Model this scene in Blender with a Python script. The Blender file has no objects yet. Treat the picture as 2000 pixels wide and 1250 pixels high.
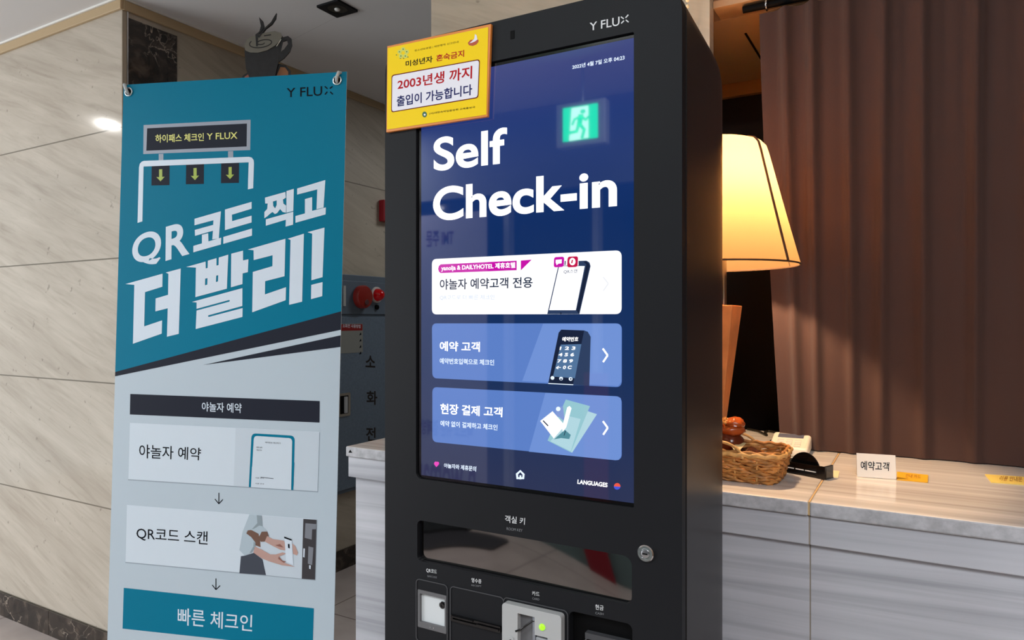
import bpy, bmesh, math, random
from mathutils import Vector, Matrix
from mathutils.geometry import tessellate_polygon

random.seed(7)
SC = bpy.context.scene
COL = SC.collection

# ------------------------------------------------------------------ camera, world, lights, exposure
F = 1380.0                                   # focal length in pixels of the 2000 px wide frame
EYE = Vector((0, 0, 1.35))
cam_data = bpy.data.cameras.new('camera')
cam_data.sensor_width = 36.0
cam_data.lens = 36.0 * F / 2000.0
cam_data.clip_start = 0.02
cam = bpy.data.objects.new('camera', cam_data)
COL.objects.link(cam)
cam.location = EYE
cam.rotation_euler = (math.pi / 2, 0, math.radians(30.07))
SC.camera = cam

SC.view_settings.view_transform = 'Standard'
SC.view_settings.look = 'None'
SC.view_settings.gamma = 1.0
SC.view_settings.use_curve_mapping = False
SC.view_settings.exposure = 0.0

world = bpy.data.worlds.new('world')
SC.world = world
world.use_nodes = True
world.node_tree.nodes['Background'].inputs[0].default_value = (0.80, 0.90, 1.0, 1)
world.node_tree.nodes['Background'].inputs[1].default_value = 0.55


def area(name, loc, target, sx, sy, power, color):
    d = bpy.data.lights.new(name, 'AREA')
    d.shape = 'RECTANGLE'; d.size = sx; d.size_y = sy; d.energy = power; d.color = color
    o = bpy.data.objects.new(name, d); COL.objects.link(o)
    o.location = loc
    o.rotation_euler = (Vector(target) - Vector(loc)).to_track_quat('-Z', 'Y').to_euler()
    return o


# daylight through the entrance at the far left behind the camera, the lobby's ceiling lights, and added fill lights
area('entrance_daylight', (-5.2, -2.3, 1.25), (-4.0, 1.6, 1.2), 2.4, 2.2, 100, (0.93, 0.97, 1.0))
area('counter_fill_light', (0.9, -1.1, 2.58), (0.9, -1.1, 0), 1.2, 1.2, 74, (0.93, 0.96, 1.0))  # unseen fill, added to lift the ambient on the counter front
area('lobby_rear_panel_light', (-3.1, -1.6, 2.58), (-3.1, -1.6, 0), 0.5, 0.5, 34, (0.95, 0.98, 1.0))
area('lobby_middle_fill_light', (-0.9, -0.75, 2.58), (-0.9, -0.75, 0), 0.6, 0.6, 16, (0.93, 0.97, 1.0))  # unseen fill, added for more ambient towards the alcove
area('lobby_side_downlight', (-4.5, 0.65, 2.60), (-4.5, 0.65, 0), 0.035, 0.035, 4.5, (1.0, 0.97, 0.92))
area('corridor_fill_light', (-1.75, 3.7, 2.58), (-1.75, 3.7, 0), 0.5, 0.5, 7, (0.95, 0.97, 1.0))  # added fill hidden behind the pier, brightens the alcove wall and cabinet

# ------------------------------------------------------------------ pixel -> place helpers (2000 x 1250 photograph)
RIGHT = Vector((0.8654, 0.5011, 0)); FWD = Vector((-0.5011, 0.8654, 0))


def ray(p):
    return RIGHT * ((p[0] - 1000) / F) + FWD + Vector((0, 0, (625 - p[1]) / F))


def on_x(p, x):
    r = ray(p); return EYE + r * (x / r.x)


def on_y(p, y):
    r = ray(p); return EYE + r * (y / r.y)


def on_z(p, z):
    r = ray(p); return EYE + r * ((z - EYE.z) / r.z)


class Surf:
    """a flat face in the room: local x to the right, local z up, local y into it"""
    def __init__(self, M):
        self.M = M; self.Mi = M.inverted()

    def at(self, p):
        o = self.M.translation; n = self.M.to_3x3().col[1]; r = ray(p)
        w = EYE + r * ((o - EYE).dot(n) / r.dot(n))
        l = self.Mi @ w
        return (l.x, l.z)


def zoomed(x0, y0, s):
    return lambda *pts: [(x0 + x / s, y0 + y / s) for x, y in pts]


# ------------------------------------------------------------------ materials
def lin(c):
    return tuple((v / 255 / 12.92) if v / 255 <= 0.04045 else ((v / 255 + 0.055) / 1.055) ** 2.4 for v in c) + (1,)


MATS = {}


def mat(name, rgb, rough=0.5, metal=0.0, emit=None, estr=1.0, spec=0.5, coat=0.0, trans=0.0, sss=0.0, bump=0.0, bscale=200, vary=0.0):
    """rgb is sRGB 0-255"""
    if name in MATS: return MATS[name]
    m = bpy.data.materials.new(name); m.use_nodes = True
    nt = m.node_tree; b = nt.nodes['Principled BSDF']
    b.inputs['Base Color'].default_value = lin(rgb)
    b.inputs['Roughness'].default_value = rough
    b.inputs['Metallic'].default_value = metal
    b.inputs['Specular IOR Level'].default_value = spec
    b.inputs['Coat Weight'].default_value = coat
    b.inputs['Coat Roughness'].default_value = 0.03
    b.inputs['Transmission Weight'].default_value = trans
    if emit is not None:
        b.inputs['Emission Color'].default_value = lin(emit)
        b.inputs['Emission Strength'].default_value = estr
    if bump or vary:
        tc = nt.nodes.new('ShaderNodeTexCoord')
        n = nt.nodes.new('ShaderNodeTexNoise'); n.inputs['Scale'].default_value = bscale; n.inputs['Detail'].default_value = 6
        nt.links.new(tc.outputs['Object'], n.inputs['Vector'])
        if bump:
            bp = nt.nodes.new('ShaderNodeBump'); bp.inputs['Strength'].default_value = bump; bp.inputs['Distance'].default_value = 0.002
            nt.links.new(n.outputs['Fac'], bp.inputs['Height']); nt.links.new(bp.outputs['Normal'], b.inputs['Normal'])
        if vary:
            r = nt.nodes.new('ShaderNodeValToRGB')
            c = lin(rgb)
            r.color_ramp.elements[0].position = 0.3; r.color_ramp.elements[1].position = 0.7
            r.color_ramp.elements[0].color = tuple(v * (1 - vary) for v in c[:3]) + (1,)
            r.color_ramp.elements[1].color = tuple(min(1, v * (1 + vary)) for v in c[:3]) + (1,)
            nt.links.new(n.outputs['Fac'], r.inputs['Fac']); nt.links.new(r.outputs['Color'], b.inputs['Base Color'])
    MATS[name] = m
    return m


def ramp(nt, pts):
    r = nt.nodes.new('ShaderNodeValToRGB'); cr = r.color_ramp
    while len(cr.elements) < len(pts): cr.elements.new(0.5)
    for e, (p, c) in zip(cr.elements, pts):
        e.position = p; e.color = c if len(c) == 4 else lin(c)
    return r


def stone(name, base, vein, tilt, joints=(), jcol=(120, 112, 98), rough=0.18, scale=(1.2, 1.2, 9.0), amount=0.55, fine=(3.0, 3.0, 34.0), spots=0.0):
    """polished stone: streaks stretched along a tilted direction, slab joints at given heights"""
    m = bpy.data.materials.new(name); m.use_nodes = True; nt = m.node_tree; L = nt.links
    b = nt.nodes['Principled BSDF']; b.inputs['Roughness'].default_value = rough
    tc = nt.nodes.new('ShaderNodeTexCoord')

    def streak(sc, detail, dist):
        mp = nt.nodes.new('ShaderNodeMapping'); mp.inputs['Rotation'].default_value = tilt; mp.inputs['Scale'].default_value = (1, 1, 1)
        L.new(tc.outputs['Object'], mp.inputs['Vector'])
        m2 = nt.nodes.new('ShaderNodeMapping'); m2.inputs['Scale'].default_value = sc
        L.new(mp.outputs['Vector'], m2.inputs['Vector'])
        n = nt.nodes.new('ShaderNodeTexNoise'); n.inputs['Scale'].default_value = 1.0; n.inputs['Detail'].default_value = detail
        n.inputs['Distortion'].default_value = dist; n.inputs['Roughness'].default_value = 0.6
        L.new(m2.outputs['Vector'], n.inputs['Vector'])
        return n
    a = streak(scale, 5, 0.5); c = streak(fine, 8, 0.9)
    ra = ramp(nt, [(0.30, (0, 0, 0, 1)), (0.68, (1, 1, 1, 1))]); L.new(a.outputs['Fac'], ra.inputs['Fac'])
    rc = ramp(nt, [(0.46, (0, 0, 0, 1)), (0.74, (1, 1, 1, 1))]); L.new(c.outputs['Fac'], rc.inputs['Fac'])
    mx = nt.nodes.new('ShaderNodeMath'); mx.operation = 'MULTIPLY'; mx.inputs[1].default_value = 0.6
    L.new(rc.outputs['Color'], mx.inputs[0])
    ad = nt.nodes.new('ShaderNodeMath'); ad.operation = 'ADD'
    L.new(ra.outputs['Color'], ad.inputs[0]); L.new(mx.outputs[0], ad.inputs[1])
    am = nt.nodes.new('ShaderNodeMath'); am.operation = 'MULTIPLY'; am.inputs[1].default_value = amount; am.use_clamp = True
    L.new(ad.outputs[0], am.inputs[0])
    mix = nt.nodes.new('ShaderNodeMix'); mix.data_type = 'RGBA'
    mix.inputs[6].default_value = lin(base); mix.inputs[7].default_value = lin(vein)
    L.new(am.outputs[0], mix.inputs[0])
    out = mix.outputs[2]
    if spots:
        v = nt.nodes.new('ShaderNodeTexNoise'); v.inputs['Scale'].default_value = 26; v.inputs['Detail'].default_value = 2
        L.new(tc.outputs['Object'], v.inputs['Vector'])
        rs = ramp(nt, [(0.70, (0, 0, 0, 1)), (0.76, (1, 1, 1, 1))]); L.new(v.outputs['Fac'], rs.inputs['Fac'])
        ms = nt.nodes.new('ShaderNodeMath'); ms.operation = 'MULTIPLY'; ms.inputs[1].default_value = spots
        L.new(rs.outputs['Color'], ms.inputs[0])
        m3 = nt.nodes.new('ShaderNodeMix'); m3.data_type = 'RGBA'
        L.new(ms.outputs[0], m3.inputs[0]); L.new(out, m3.inputs[6]); m3.inputs[7].default_value = lin(tuple(v * 0.62 for v in vein))
        out = m3.outputs[2]
    if joints:
        sep = nt.nodes.new('ShaderNodeSeparateXYZ'); L.new(tc.outputs['Object'], sep.inputs[0])
        acc = None
        for z in joints:
            s = nt.nodes.new('ShaderNodeMath'); s.operation = 'SUBTRACT'; L.new(sep.outputs['Z'], s.inputs[0]); s.inputs[1].default_value = z
            ab = nt.nodes.new('ShaderNodeMath'); ab.operation = 'ABSOLUTE'; L.new(s.outputs[0], ab.inputs[0])
            lt = nt.nodes.new('ShaderNodeMath'); lt.operation = 'LESS_THAN'; L.new(ab.outputs[0], lt.inputs[0]); lt.inputs[1].default_value = 0.0028
            if acc is None: acc = lt.outputs[0]
            else:
                mm = nt.nodes.new('ShaderNodeMath'); mm.operation = 'MAXIMUM'; L.new(acc, mm.inputs[0]); L.new(lt.outputs[0], mm.inputs[1]); acc = mm.outputs[0]
        m4 = nt.nodes.new('ShaderNodeMix'); m4.data_type = 'RGBA'
        L.new(acc, m4.inputs[0]); L.new(out, m4.inputs[6]); m4.inputs[7].default_value = lin(jcol)
        out = m4.outputs[2]
    L.new(out, b.inputs['Base Color'])
    MATS[name] = m
    return m


def emperador(name):
    m = bpy.data.materials.new(name); m.use_nodes = True; nt = m.node_tree; L = nt.links
    b = nt.nodes['Principled BSDF']; b.inputs['Roughness'].default_value = 0.15
    tc = nt.nodes.new('ShaderNodeTexCoord')
    n = nt.nodes.new('ShaderNodeTexNoise'); n.inputs['Scale'].default_value = 14; n.inputs['Detail'].default_value = 10; n.inputs['Distortion'].default_value = 1.2
    L.new(tc.outputs['Object'], n.inputs['Vector'])
    r = ramp(nt, [(0.30, (24, 19, 15)), (0.52, (52, 43, 36)), (0.70, (92, 80, 70))]); L.new(n.outputs['Fac'], r.inputs['Fac'])
    v = nt.nodes.new('ShaderNodeTexVoronoi'); v.feature = 'DISTANCE_TO_EDGE'; v.inputs['Scale'].default_value = 9
    ds = nt.nodes.new('ShaderNodeMix'); ds.data_type = 'RGBA'; ds.inputs[0].default_value = 0.12
    L.new(tc.outputs['Object'], ds.inputs[6]); L.new(n.outputs['Color'], ds.inputs[7]); L.new(ds.outputs[2], v.inputs['Vector'])
    rv = ramp(nt, [(0.0, (1, 1, 1, 1)), (0.025, (0, 0, 0, 1))]); L.new(v.outputs['Distance'], rv.inputs['Fac'])
    n2 = nt.nodes.new('ShaderNodeTexNoise'); n2.inputs['Scale'].default_value = 5; L.new(tc.outputs['Object'], n2.inputs['Vector'])
    r2 = ramp(nt, [(0.5, (0, 0, 0, 1)), (0.65, (1, 1, 1, 1))]); L.new(n2.outputs['Fac'], r2.inputs['Fac'])
    mu = nt.nodes.new('ShaderNodeMath'); mu.operation = 'MULTIPLY'; L.new(rv.outputs['Color'], mu.inputs[0]); L.new(r2.outputs['Color'], mu.inputs[1])
    m2 = nt.nodes.new('ShaderNodeMix'); m2.data_type = 'RGBA'; L.new(mu.outputs[0], m2.inputs[0]); L.new(r.outputs['Color'], m2.inputs[6]); m2.inputs[7].default_value = lin((170, 155, 140))
    L.new(m2.outputs[2], b.inputs['Base Color'])
    MATS[name] = m
    return m


def tiled_floor(name):
    m = bpy.data.materials.new(name); m.use_nodes = True; nt = m.node_tree; L = nt.links
    b = nt.nodes['Principled BSDF']; b.inputs['Roughness'].default_value = 0.22
    tc = nt.nodes.new('ShaderNodeTexCoord')
    br = nt.nodes.new('ShaderNodeTexBrick'); br.offset = 0.0; br.inputs['Scale'].default_value = 1.0
    br.inputs['Brick Width'].default_value = 0.6; br.inputs['Row Height'].default_value = 0.6
    br.inputs['Mortar Size'].default_value = 0.003; br.inputs['Mortar'].default_value = lin((120, 108, 102))
    L.new(tc.outputs['Object'], br.inputs['Vector'])
    n = nt.nodes.new('ShaderNodeTexNoise'); n.inputs['Scale'].default_value = 5; n.inputs['Detail'].default_value = 8; L.new(tc.outputs['Object'], n.inputs['Vector'])
    r = ramp(nt, [(0.3, (176, 164, 158)), (0.7, (196, 184, 178))]); L.new(n.outputs['Fac'], r.inputs['Fac'])
    L.new(r.outputs['Color'], br.inputs['Color1']); L.new(r.outputs['Color'], br.inputs['Color2'])
    L.new(br.outputs['Color'], b.inputs['Base Color'])
    MATS[name] = m
    return m


# ------------------------------------------------------------------ mesh builder
class MB:
    def __init__(self): self.v = []; self.f = []; self.m = []; self.mats = []

    def mi(self, m):
        if m not in self.mats: self.mats.append(m)
        return self.mats.index(m)

    def face(self, pts, m):
        n = len(self.v); self.v += [tuple(p) for p in pts]; self.f.append(tuple(range(n, n + len(pts)))); self.m.append(self.mi(m))

    def mesh(self, verts, faces, m):
        n = len(self.v); self.v += [tuple(p) for p in verts]; k = self.mi(m)
        for f in faces: self.f.append(tuple(i + n for i in f)); self.m.append(k)

    def box(self, x0, x1, y0, y1, z0, z1, m):
        v = [(x, y, z) for z in (z0, z1) for y in (y0, y1) for x in (x0, x1)]
        self.mesh(v, [(0, 2, 3, 1), (4, 5, 7, 6), (0, 1, 5, 4), (2, 6, 7, 3), (0, 4, 6, 2), (1, 3, 7, 5)], m)

    def tri2(self, outer, y, m, holes=()):
        loops = [[Vector((a, b, 0)) for a, b in l] for l in (outer, *holes)]
        allp = [p for l in loops for p in l]
        self.mesh([(p.x, y, p.y) for p in allp], tessellate_polygon(loops), m)

    def plate(self, outer, y0, y1, m, holes=(), side=None, back=True):
        """flat plate in local x,z with thickness y0 (front) .. y1"""
        self.tri2(outer, y0, m, holes)
        if back: self.tri2(outer, y1, m, holes)
        for l in (outer, *holes):
            n = len(l)
            v = [(a, y0, b) for a, b in l] + [(a, y1, b) for a, b in l]
            self.mesh(v, [(i, (i + 1) % n, n + (i + 1) % n, n + i) for i in range(n)], side or m)

    def loft(self, loops, m, cap0=True, cap1=True, closed=True):
        n = len(loops[0]); v = [p for l in loops for p in l]; f = []
        for k in range(len(loops) - 1):
            for i in range(n if closed else n - 1):
                j = (i + 1) % n
                f.append((k * n + i, k * n + j, (k + 1) * n + j, (k + 1) * n + i))
        if cap0: f.append(tuple(range(n))[::-1])
        if cap1: f.append(tuple(range((len(loops) - 1) * n, len(loops) * n)))
        self.mesh(v, f, m)

    def lathe(self, prof, m, c=(0, 0, 0), n=32, axis='z', cap=True, squash=None):
        loops = []
        for r, h in prof:
            lp = []
            for i in range(n):
                a = 2 * math.pi * i / n
                if axis == 'z': p = (c[0] + r * math.cos(a), c[1] + r * math.sin(a), c[2] + h)
                elif axis == 'y': p = (c[0] + r * math.cos(a), c[1] + h, c[2] + r * math.sin(a))
                else: p = (c[0] + h, c[1] + r * math.cos(a), c[2] + r * math.sin(a))
                lp.append(p)
            loops.append(lp)
        self.loft(loops, m, cap, cap)

    def tube(self, pts, r, m, n=10, cap=True):
        pts = [Vector(p) for p in pts]; loops = []
        rs = r if isinstance(r, (list, tuple)) else [r] * len(pts)
        up = Vector((0, 0, 1)); prev = None
        for i, p in enumerate(pts):
            d = (pts[min(i + 1, len(pts) - 1)] - pts[max(i - 1, 0)]).normalized()
            a = prev if prev is not None else (up if abs(d.z) < 0.95 else Vector((1, 0, 0)))
            a = (a - d * a.dot(d)).normalized(); b = d.cross(a); prev = a
            loops.append([tuple(p + (a * math.cos(2 * math.pi * k / n) + b * math.sin(2 * math.pi * k / n)) * rs[i]) for k in range(n)])
        self.loft(loops, m, cap, cap)

    def blob(self, c, r, m, seed=0, amp=0.15, n=14, k=3.0):
        import mathutils
        loops = []
        for i in range(1, n):
            th = math.pi * i / n; lp = []
            for j in range(2 * n):
                ph = math.pi * j / n
                d = Vector((math.sin(th) * math.cos(ph), math.sin(th) * math.sin(ph), math.cos(th)))
                s = 1 + amp * mathutils.noise.noise(d * k + Vector((seed * 7.3, 0, 0)))
                lp.append((c[0] + d.x * r[0] * s, c[1] + d.y * r[1] * s, c[2] + d.z * r[2] * s))
            loops.append(lp)
        self.loft(loops, m)

    def build(self, name, parent=None, smooth=None, bevel=0.0, seg=2, weld=True):
        me = bpy.data.meshes.new(name); me.from_pydata(self.v, [], self.f)
        for m in self.mats: me.materials.append(m)
        me.polygons.foreach_set('material_index', self.m)
        bm = bmesh.new(); bm.from_mesh(me)
        if weld: bmesh.ops.remove_doubles(bm, verts=bm.verts, dist=1e-6)
        if weld: bmesh.ops.recalc_face_normals(bm, faces=bm.faces)
        bm.to_mesh(me); bm.free()
        o = bpy.data.objects.new(name, me); COL.objects.link(o)
        if parent: o.parent = parent
        if bevel:
            md = o.modifiers.new('bevel', 'BEVEL'); md.width = bevel; md.segments = seg; md.limit_method = 'ANGLE'; md.angle_limit = math.radians(40)
        if smooth is not None:
            for p in me.polygons: p.use_smooth = True
            try: me.set_sharp_from_angle(angle=math.radians(smooth))
            except Exception: pass
        return o


def tag(o, label, cat, group=None, kind=None):
    o['label'] = label; o['category'] = cat
    if group: o['group'] = group
    if kind: o['kind'] = kind
    return o


def empty(name, label, cat, M, group=None):
    o = bpy.data.objects.new(name, None); COL.objects.link(o); o.empty_display_size = 0.1
    o.matrix_world = M if isinstance(M, Matrix) else Matrix.Translation(M)
    return tag(o, label, cat, group)


def struct(o):
    o['kind'] = 'structure'; return o


def rrect(x0, z0, x1, z1, r, n=6):
    rs = r if isinstance(r, (list, tuple)) else [r] * 4          # bottom-left, bottom-right, top-right, top-left
    out = []
    for (cx, cz, a0, rr) in ((x0, z0, 180, rs[0]), (x1, z0, 270, rs[1]), (x1, z1, 0, rs[2]), (x0, z1, 90, rs[3])):
        sx = 1 if cx == x0 else -1; sz = 1 if cz == z0 else -1
        if rr <= 0: out.append((cx, cz)); continue
        for i in range(n + 1):
            a = math.radians(a0 + 90 * i / n)
            out.append((cx + sx * rr + rr * math.cos(a), cz + sz * rr + rr * math.sin(a)))
    return out


# ------------------------------------------------------------------ printed graphics on a flat face
class Print:
    def __init__(self, surf, step=0.00012, base=0.0, mb=None):
        self.s = surf; self.mb = mb or MB(); self.step = step; self.base = base

    def y(self, layer): return self.base - self.step * layer

    def loc(self, pts): return [self.s.at(p) for p in pts]

    def poly(self, pts, m, layer=1, holes=()):
        self.mb.tri2(self.loc(pts), self.y(layer), m, [self.loc(h) for h in holes])

    def round(self, quad, r, m, layer=1, n=6):
        """rounded box given by its four corners TL TR BR BL"""
        q = [Vector(p) for p in self.loc(quad)]; out = []
        for i in range(4):
            c = q[i]; a = (q[i - 1] - c); b = (q[(i + 1) % 4] - c)
            a.normalize(); b.normalize()
            p0 = c + a * r; p1 = c + b * r
            for k in range(n + 1):
                t = k / n
                out.append(tuple(p0 * (1 - t) ** 2 + c * 2 * t * (1 - t) + p1 * t ** 2))
        self.mb.tri2(out, self.y(layer), m); return out

    def disc(self, c, r, m, layer=1, ry=None, n=24, a0=0, a1=360):
        """r in pixels"""
        pts = [(c[0] + r * math.cos(math.radians(a0 + (a1 - a0) * i / n)), c[1] + (ry or r) * math.sin(math.radians(a0 + (a1 - a0) * i / n))) for i in range(n)]
        self.poly(pts, m, layer)

    def stroke(self, pts, w, m, layer=1):
        """w in pixels"""
        for a, b in zip(pts[:-1], pts[1:]):
            a = Vector(a); b = Vector(b); d = (b - a).normalized(); n = Vector((-d.y, d.x)) * w / 2
            self.poly([tuple(a + n), tuple(b + n), tuple(b - n), tuple(a - n)], m, layer)

    def text(self, s, quad, m, layer=2, bold=0.0, space=1.0, res=3):
        """lettering filling the box TL TR BR BL"""
        c = bpy.data.curves.new('lettering', 'FONT'); c.body = s; c.offset = bold; c.resolution_u = res; c.fill_mode = 'FRONT'; c.space_character = space
        o = bpy.data.objects.new('lettering', c); COL.objects.link(o)
        bpy.context.view_layer.update()
        me = bpy.data.meshes.new_from_object(o)
        bpy.data.objects.remove(o)
        vs = [v.co.copy() for v in me.vertices]
        x0 = min(v.x for v in vs); x1 = max(v.x for v in vs); y0 = min(v.y for v in vs); y1 = max(v.y for v in vs)
        tl, tr, br, bl = [Vector(p) for p in self.loc(quad)]
        out = []
        for v in vs:
            u = (v.x - x0) / (x1 - x0); w = (v.y - y0) / (y1 - y0)
            p = (bl * (1 - u) + br * u) * (1 - w) + (tl * (1 - u) + tr * u) * w
            out.append((p.x, self.y(layer), p.y))
        self.mb.mesh(out, [tuple(p.vertices) for p in me.polygons], m)
        bpy.data.meshes.remove(me)


# ------------------------------------------------------------------ shared materials
HC = 2.614                                             # ceiling height
JOINTS = (0.105, 0.597, 1.098, 1.594, 2.107)
M_marble = stone('beige_marble', (203, 193, 178), (158, 146, 130), (0, math.radians(-20), 0), JOINTS, spots=0.45, rough=0.10)
M_marble2 = stone('beige_marble_side', (196, 186, 168), (150, 138, 120), (math.radians(20), 0, 0), JOINTS, spots=0.45, rough=0.5)
M_counter = stone('streaked_grey_marble', (206, 207, 214), (142, 144, 151), (0, math.radians(2.0), 0), rough=0.16, scale=(0.30, 1.0, 10.0), fine=(0.7, 2.0, 30.0), amount=0.85)
M_top = stone('streaked_marble_top', (232, 228, 222), (172, 164, 156), (0, 0, 0), rough=0.13, scale=(0.35, 15.0, 1.0), fine=(1.2, 80.0, 2.0), amount=0.7)
M_emp = emperador('dark_brown_marble')
M_floor = tiled_floor('floor_tile')
M_ceil = mat('ceiling_paint', (226, 226, 226), 0.8, bump=0.05, bscale=300)
M_crown = mat('tan_crown_trim', (190, 165, 128), 0.45, bump=0.05)
M_whiteline = mat('white_bead', (240, 238, 232), 0.5)
M_chrome = mat('chrome', (215, 215, 215), 0.12, 1.0)
M_satin = mat('satin_metal', (170, 172, 175), 0.32, 1.0)
M_black = mat('black_paint', (24, 25, 28), 0.5, spec=0.16, bump=0.04, bscale=900)
M_blackgloss = mat('black_gloss', (12, 12, 13), 0.1)
M_dark = mat('deep_black', (6, 6, 7), 0.6, spec=0.1)
M_white = mat('white_paper', (235, 234, 230), 0.6)


# ------------------------------------------------------------------ the room shell
def bx(name, x0, x1, y0, y1, z0, z1, m, parent=None, bevel=0.0):
    b = MB(); b.box(x0, x1, y0, y1, z0, z1, m); return b.build(name, parent, bevel=bevel)


struct(bx('floor', -6.5, 1.8, -2.75, 5.6, -0.12, 0, M_floor))
b = MB(); b.box(-6.5, 1.8, -2.75, 5.6, HC, HC + 0.12, M_ceil)
p_, q_ = on_z((668, 28), HC), on_z((570, 78), HC)
b.face([(p_.x, p_.y, HC - 0.0004), (p_.x + 0.003, p_.y, HC - 0.0004), (q_.x + 0.003, q_.y, HC - 0.0004), (q_.x, q_.y, HC - 0.0004)], mat('ceiling_joint', (120, 120, 120), 0.8))
struct(b.build('ceiling'))
struct(bx('wall_left', -6.5, -2.716, 1.633, 1.80, 0, HC, M_marble))
struct(bx('wall_alcove', -2.9, -2.716, 1.8005, 5.6, 0, HC, M_marble2))
struct(bx('wall_far', -2.716, 1.8, 5.45, 5.6, 0, HC, M_marble))
struct(bx('wall_right', 1.65, 1.8, -2.75, 5.45, 0, HC, mat('brown_wallpaper', (120, 95, 75), 0.7, bump=0.1)))
M_pier = stone('pier_marble', (200, 188, 168), (156, 143, 124), (0, math.radians(-24), 0), (0.105, 0.597, 1.098, 1.594, 2.107), spots=0.4)
struct(bx('wall_pier', -1.162, -0.403, 1.565, 1.598, 0, HC, M_pier))

# crown, bead and corner trims
b = MB(); b.box(-6.5, -2.706, 1.621, 1.634, 2.568, 2.606, M_crown); struct(b.build('trim_1', bevel=0.003))
b = MB(); b.box(-2.717, -2.704, 1.634, 5.44, 2.568, 2.606, M_crown); struct(b.build('trim_2', bevel=0.003))
b = MB(); b.box(-6.5, -2.7, 1.616, 1.634, 2.6062, 2.614, M_whiteline); b.box(-2.717, -2.699, 1.634, 5.44, 2.6062, 2.614, M_whiteline); struct(b.build('trim_3'))
b = MB(); b.box(-2.7165, -2.713, 1.6335, 1.650, 0.11, 2.567, mat('tan_corner_post', (176, 162, 142), 0.4)); struct(b.build('trim_4'))
b = MB(); b.box(-2.7165, -2.708, 1.6505, 1.655, 0.11, 2.567, M_chrome); struct(b.build('trim_5'))
b = MB(); b.box(-2.7165, -2.711, 1.6555, 1.868, 0.11, 2.545, M_emp); struct(b.build('trim_6'))
# dark stone baseboards
b = MB()
for k in range(7): b.box(-6.5 + k * 0.545, -6.5 + k * 0.545 + 0.542, 1.623, 1.634, 0, 0.104, M_emp)
struct(b.build('baseboard_left'))
b = MB()
for k in range(7): b.box(-2.717, -2.706, 1.634 + k * 0.545, 1.634 + k * 0.545 + 0.542, 0, 0.104, M_emp)
struct(b.build('baseboard_alcove'))

# front wall of the lobby behind the camera: dark glazing between pale metal posts
M_pane = mat('dark_glazing', (30, 36, 48), 0.06)
struct(bx('wall_front', -3.4, 1.649, -2.12, -2.0, 2.12, HC, mat('front_wall_paint', (150, 152, 155), 0.7)))
b = MB(); b.box(-3.4, 1.649, -2.09, -2.07, 0.0, 2.12, M_pane); struct(b.build('window_1'))
M_post = mat('pale_window_post', (196, 200, 204), 0.35)
b = MB()
for x in (-3.37, -2.115, -1.535, -0.6, 0.6, 1.6): b.box(x - 0.018, x + 0.018, -2.069, -2.0, 0, 2.12, M_post)
b.box(-3.4, 1.649, -2.069, -2.015, 0, 0.30, mat('kick_panel_teal_grey', (112, 136, 138), 0.5))
struct(b.build('trim_7'))

# reception opening: header, its trim, low soffit, dark back wall
M_header = mat('reception_header_paint', (150, 112, 80), 0.6, bump=0.05)
M_soffit = mat('reception_soffit_paint', (216, 180, 142), 0.55, bump=0.05)
struct(bx('wall_header', -0.4025, 1.65, 1.600, 1.66, 2.062, HC, M_header))
struct(bx('trim_8', -0.402, 1.65, 1.592, 1.66, 2.046, 2.0615, mat('header_edge_trim', (190, 150, 112), 0.5)))
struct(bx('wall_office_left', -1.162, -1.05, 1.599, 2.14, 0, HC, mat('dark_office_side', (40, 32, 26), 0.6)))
b = MB(); b.box(-1.049, 1.65, 1.662, 2.137, 2.045, 2.075, M_soffit)
p = on_z((1456, 65), 2.0445); q = on_z((1480, 110), 2.0445)
b.box(p.x - 0.0025, p.x + 0.0025, p.y, q.y + 0.15, 2.0435, 2.046, M_dark)
struct(b.build('trim_9'))
struct(bx('trim_10', -1.049, 1.65, 2.118, 2.137, 2.006, 2.0445, mat('soffit_edge_wood', (196, 142, 84), 0.45)))
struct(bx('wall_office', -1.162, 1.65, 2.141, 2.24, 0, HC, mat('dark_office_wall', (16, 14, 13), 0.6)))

# ceiling downlight, switched off
pc = on_z((659, 15), HC)
dl = empty('ceiling_downlight', 'square black recessed downlight in the grey ceiling, switched off', 'ceiling light', Vector((pc.x, pc.y, HC)))
b = MB()
b.plate(rrect(-0.058, -0.058, 0.058, 0.058, 0.002, 1), -0.0, 0.008, M_black, [[(0.040 * math.cos(a * math.pi / 14), 0.040 * math.sin(a * math.pi / 14)) for a in range(28)]])
b.v = [(x, z, -y) for x, y, z in b.v]
b.build('housing', dl)
b = MB(); b.lathe([(0.040, -0.0065), (0.034, -0.003), (0.02, -0.0015), (0.012, -0.001)], mat('dark_reflector', (60, 60, 62), 0.15, 0.9), n=28, cap=True); b.build('reflector', dl, smooth=40)
b = MB(); b.lathe([(0.003, -0.014), (0.010, -0.012), (0.013, -0.006), (0.012, -0.0012)], mat('lamp_lens', (225, 225, 220), 0.08), n=20); b.build('lens', dl, smooth=60)

# ------------------------------------------------------------------ self check-in kiosk
ang = 0.0119
KM = Matrix.Translation(Vector((-0.5011, 0.8654, 0))) @ Matrix.Rotation(ang, 4, 'Z')
KS = Surf(KM)
kiosk = empty('self_check_in_kiosk', 'tall black self check-in kiosk with a lit portrait touchscreen', 'kiosk', KM)
xl = KS.at((752, 600))[0]; xr = KS.at((1333, 600))[0]
ztop = 0.5 * (KS.at((959, 44))[1] + KS.at((1138, 0))[1])


def krect(quad):
    q = [KS.at(p) for p in quad]
    return ((q[0][0] + q[3][0]) / 2, (q[2][1] + q[3][1]) / 2, (q[1][0] + q[2][0]) / 2, (q[0][1] + q[1][1]) / 2)


def inset(r, d): return (r[0] + d, r[1] + d, r[2] - d, r[3] - d)


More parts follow.
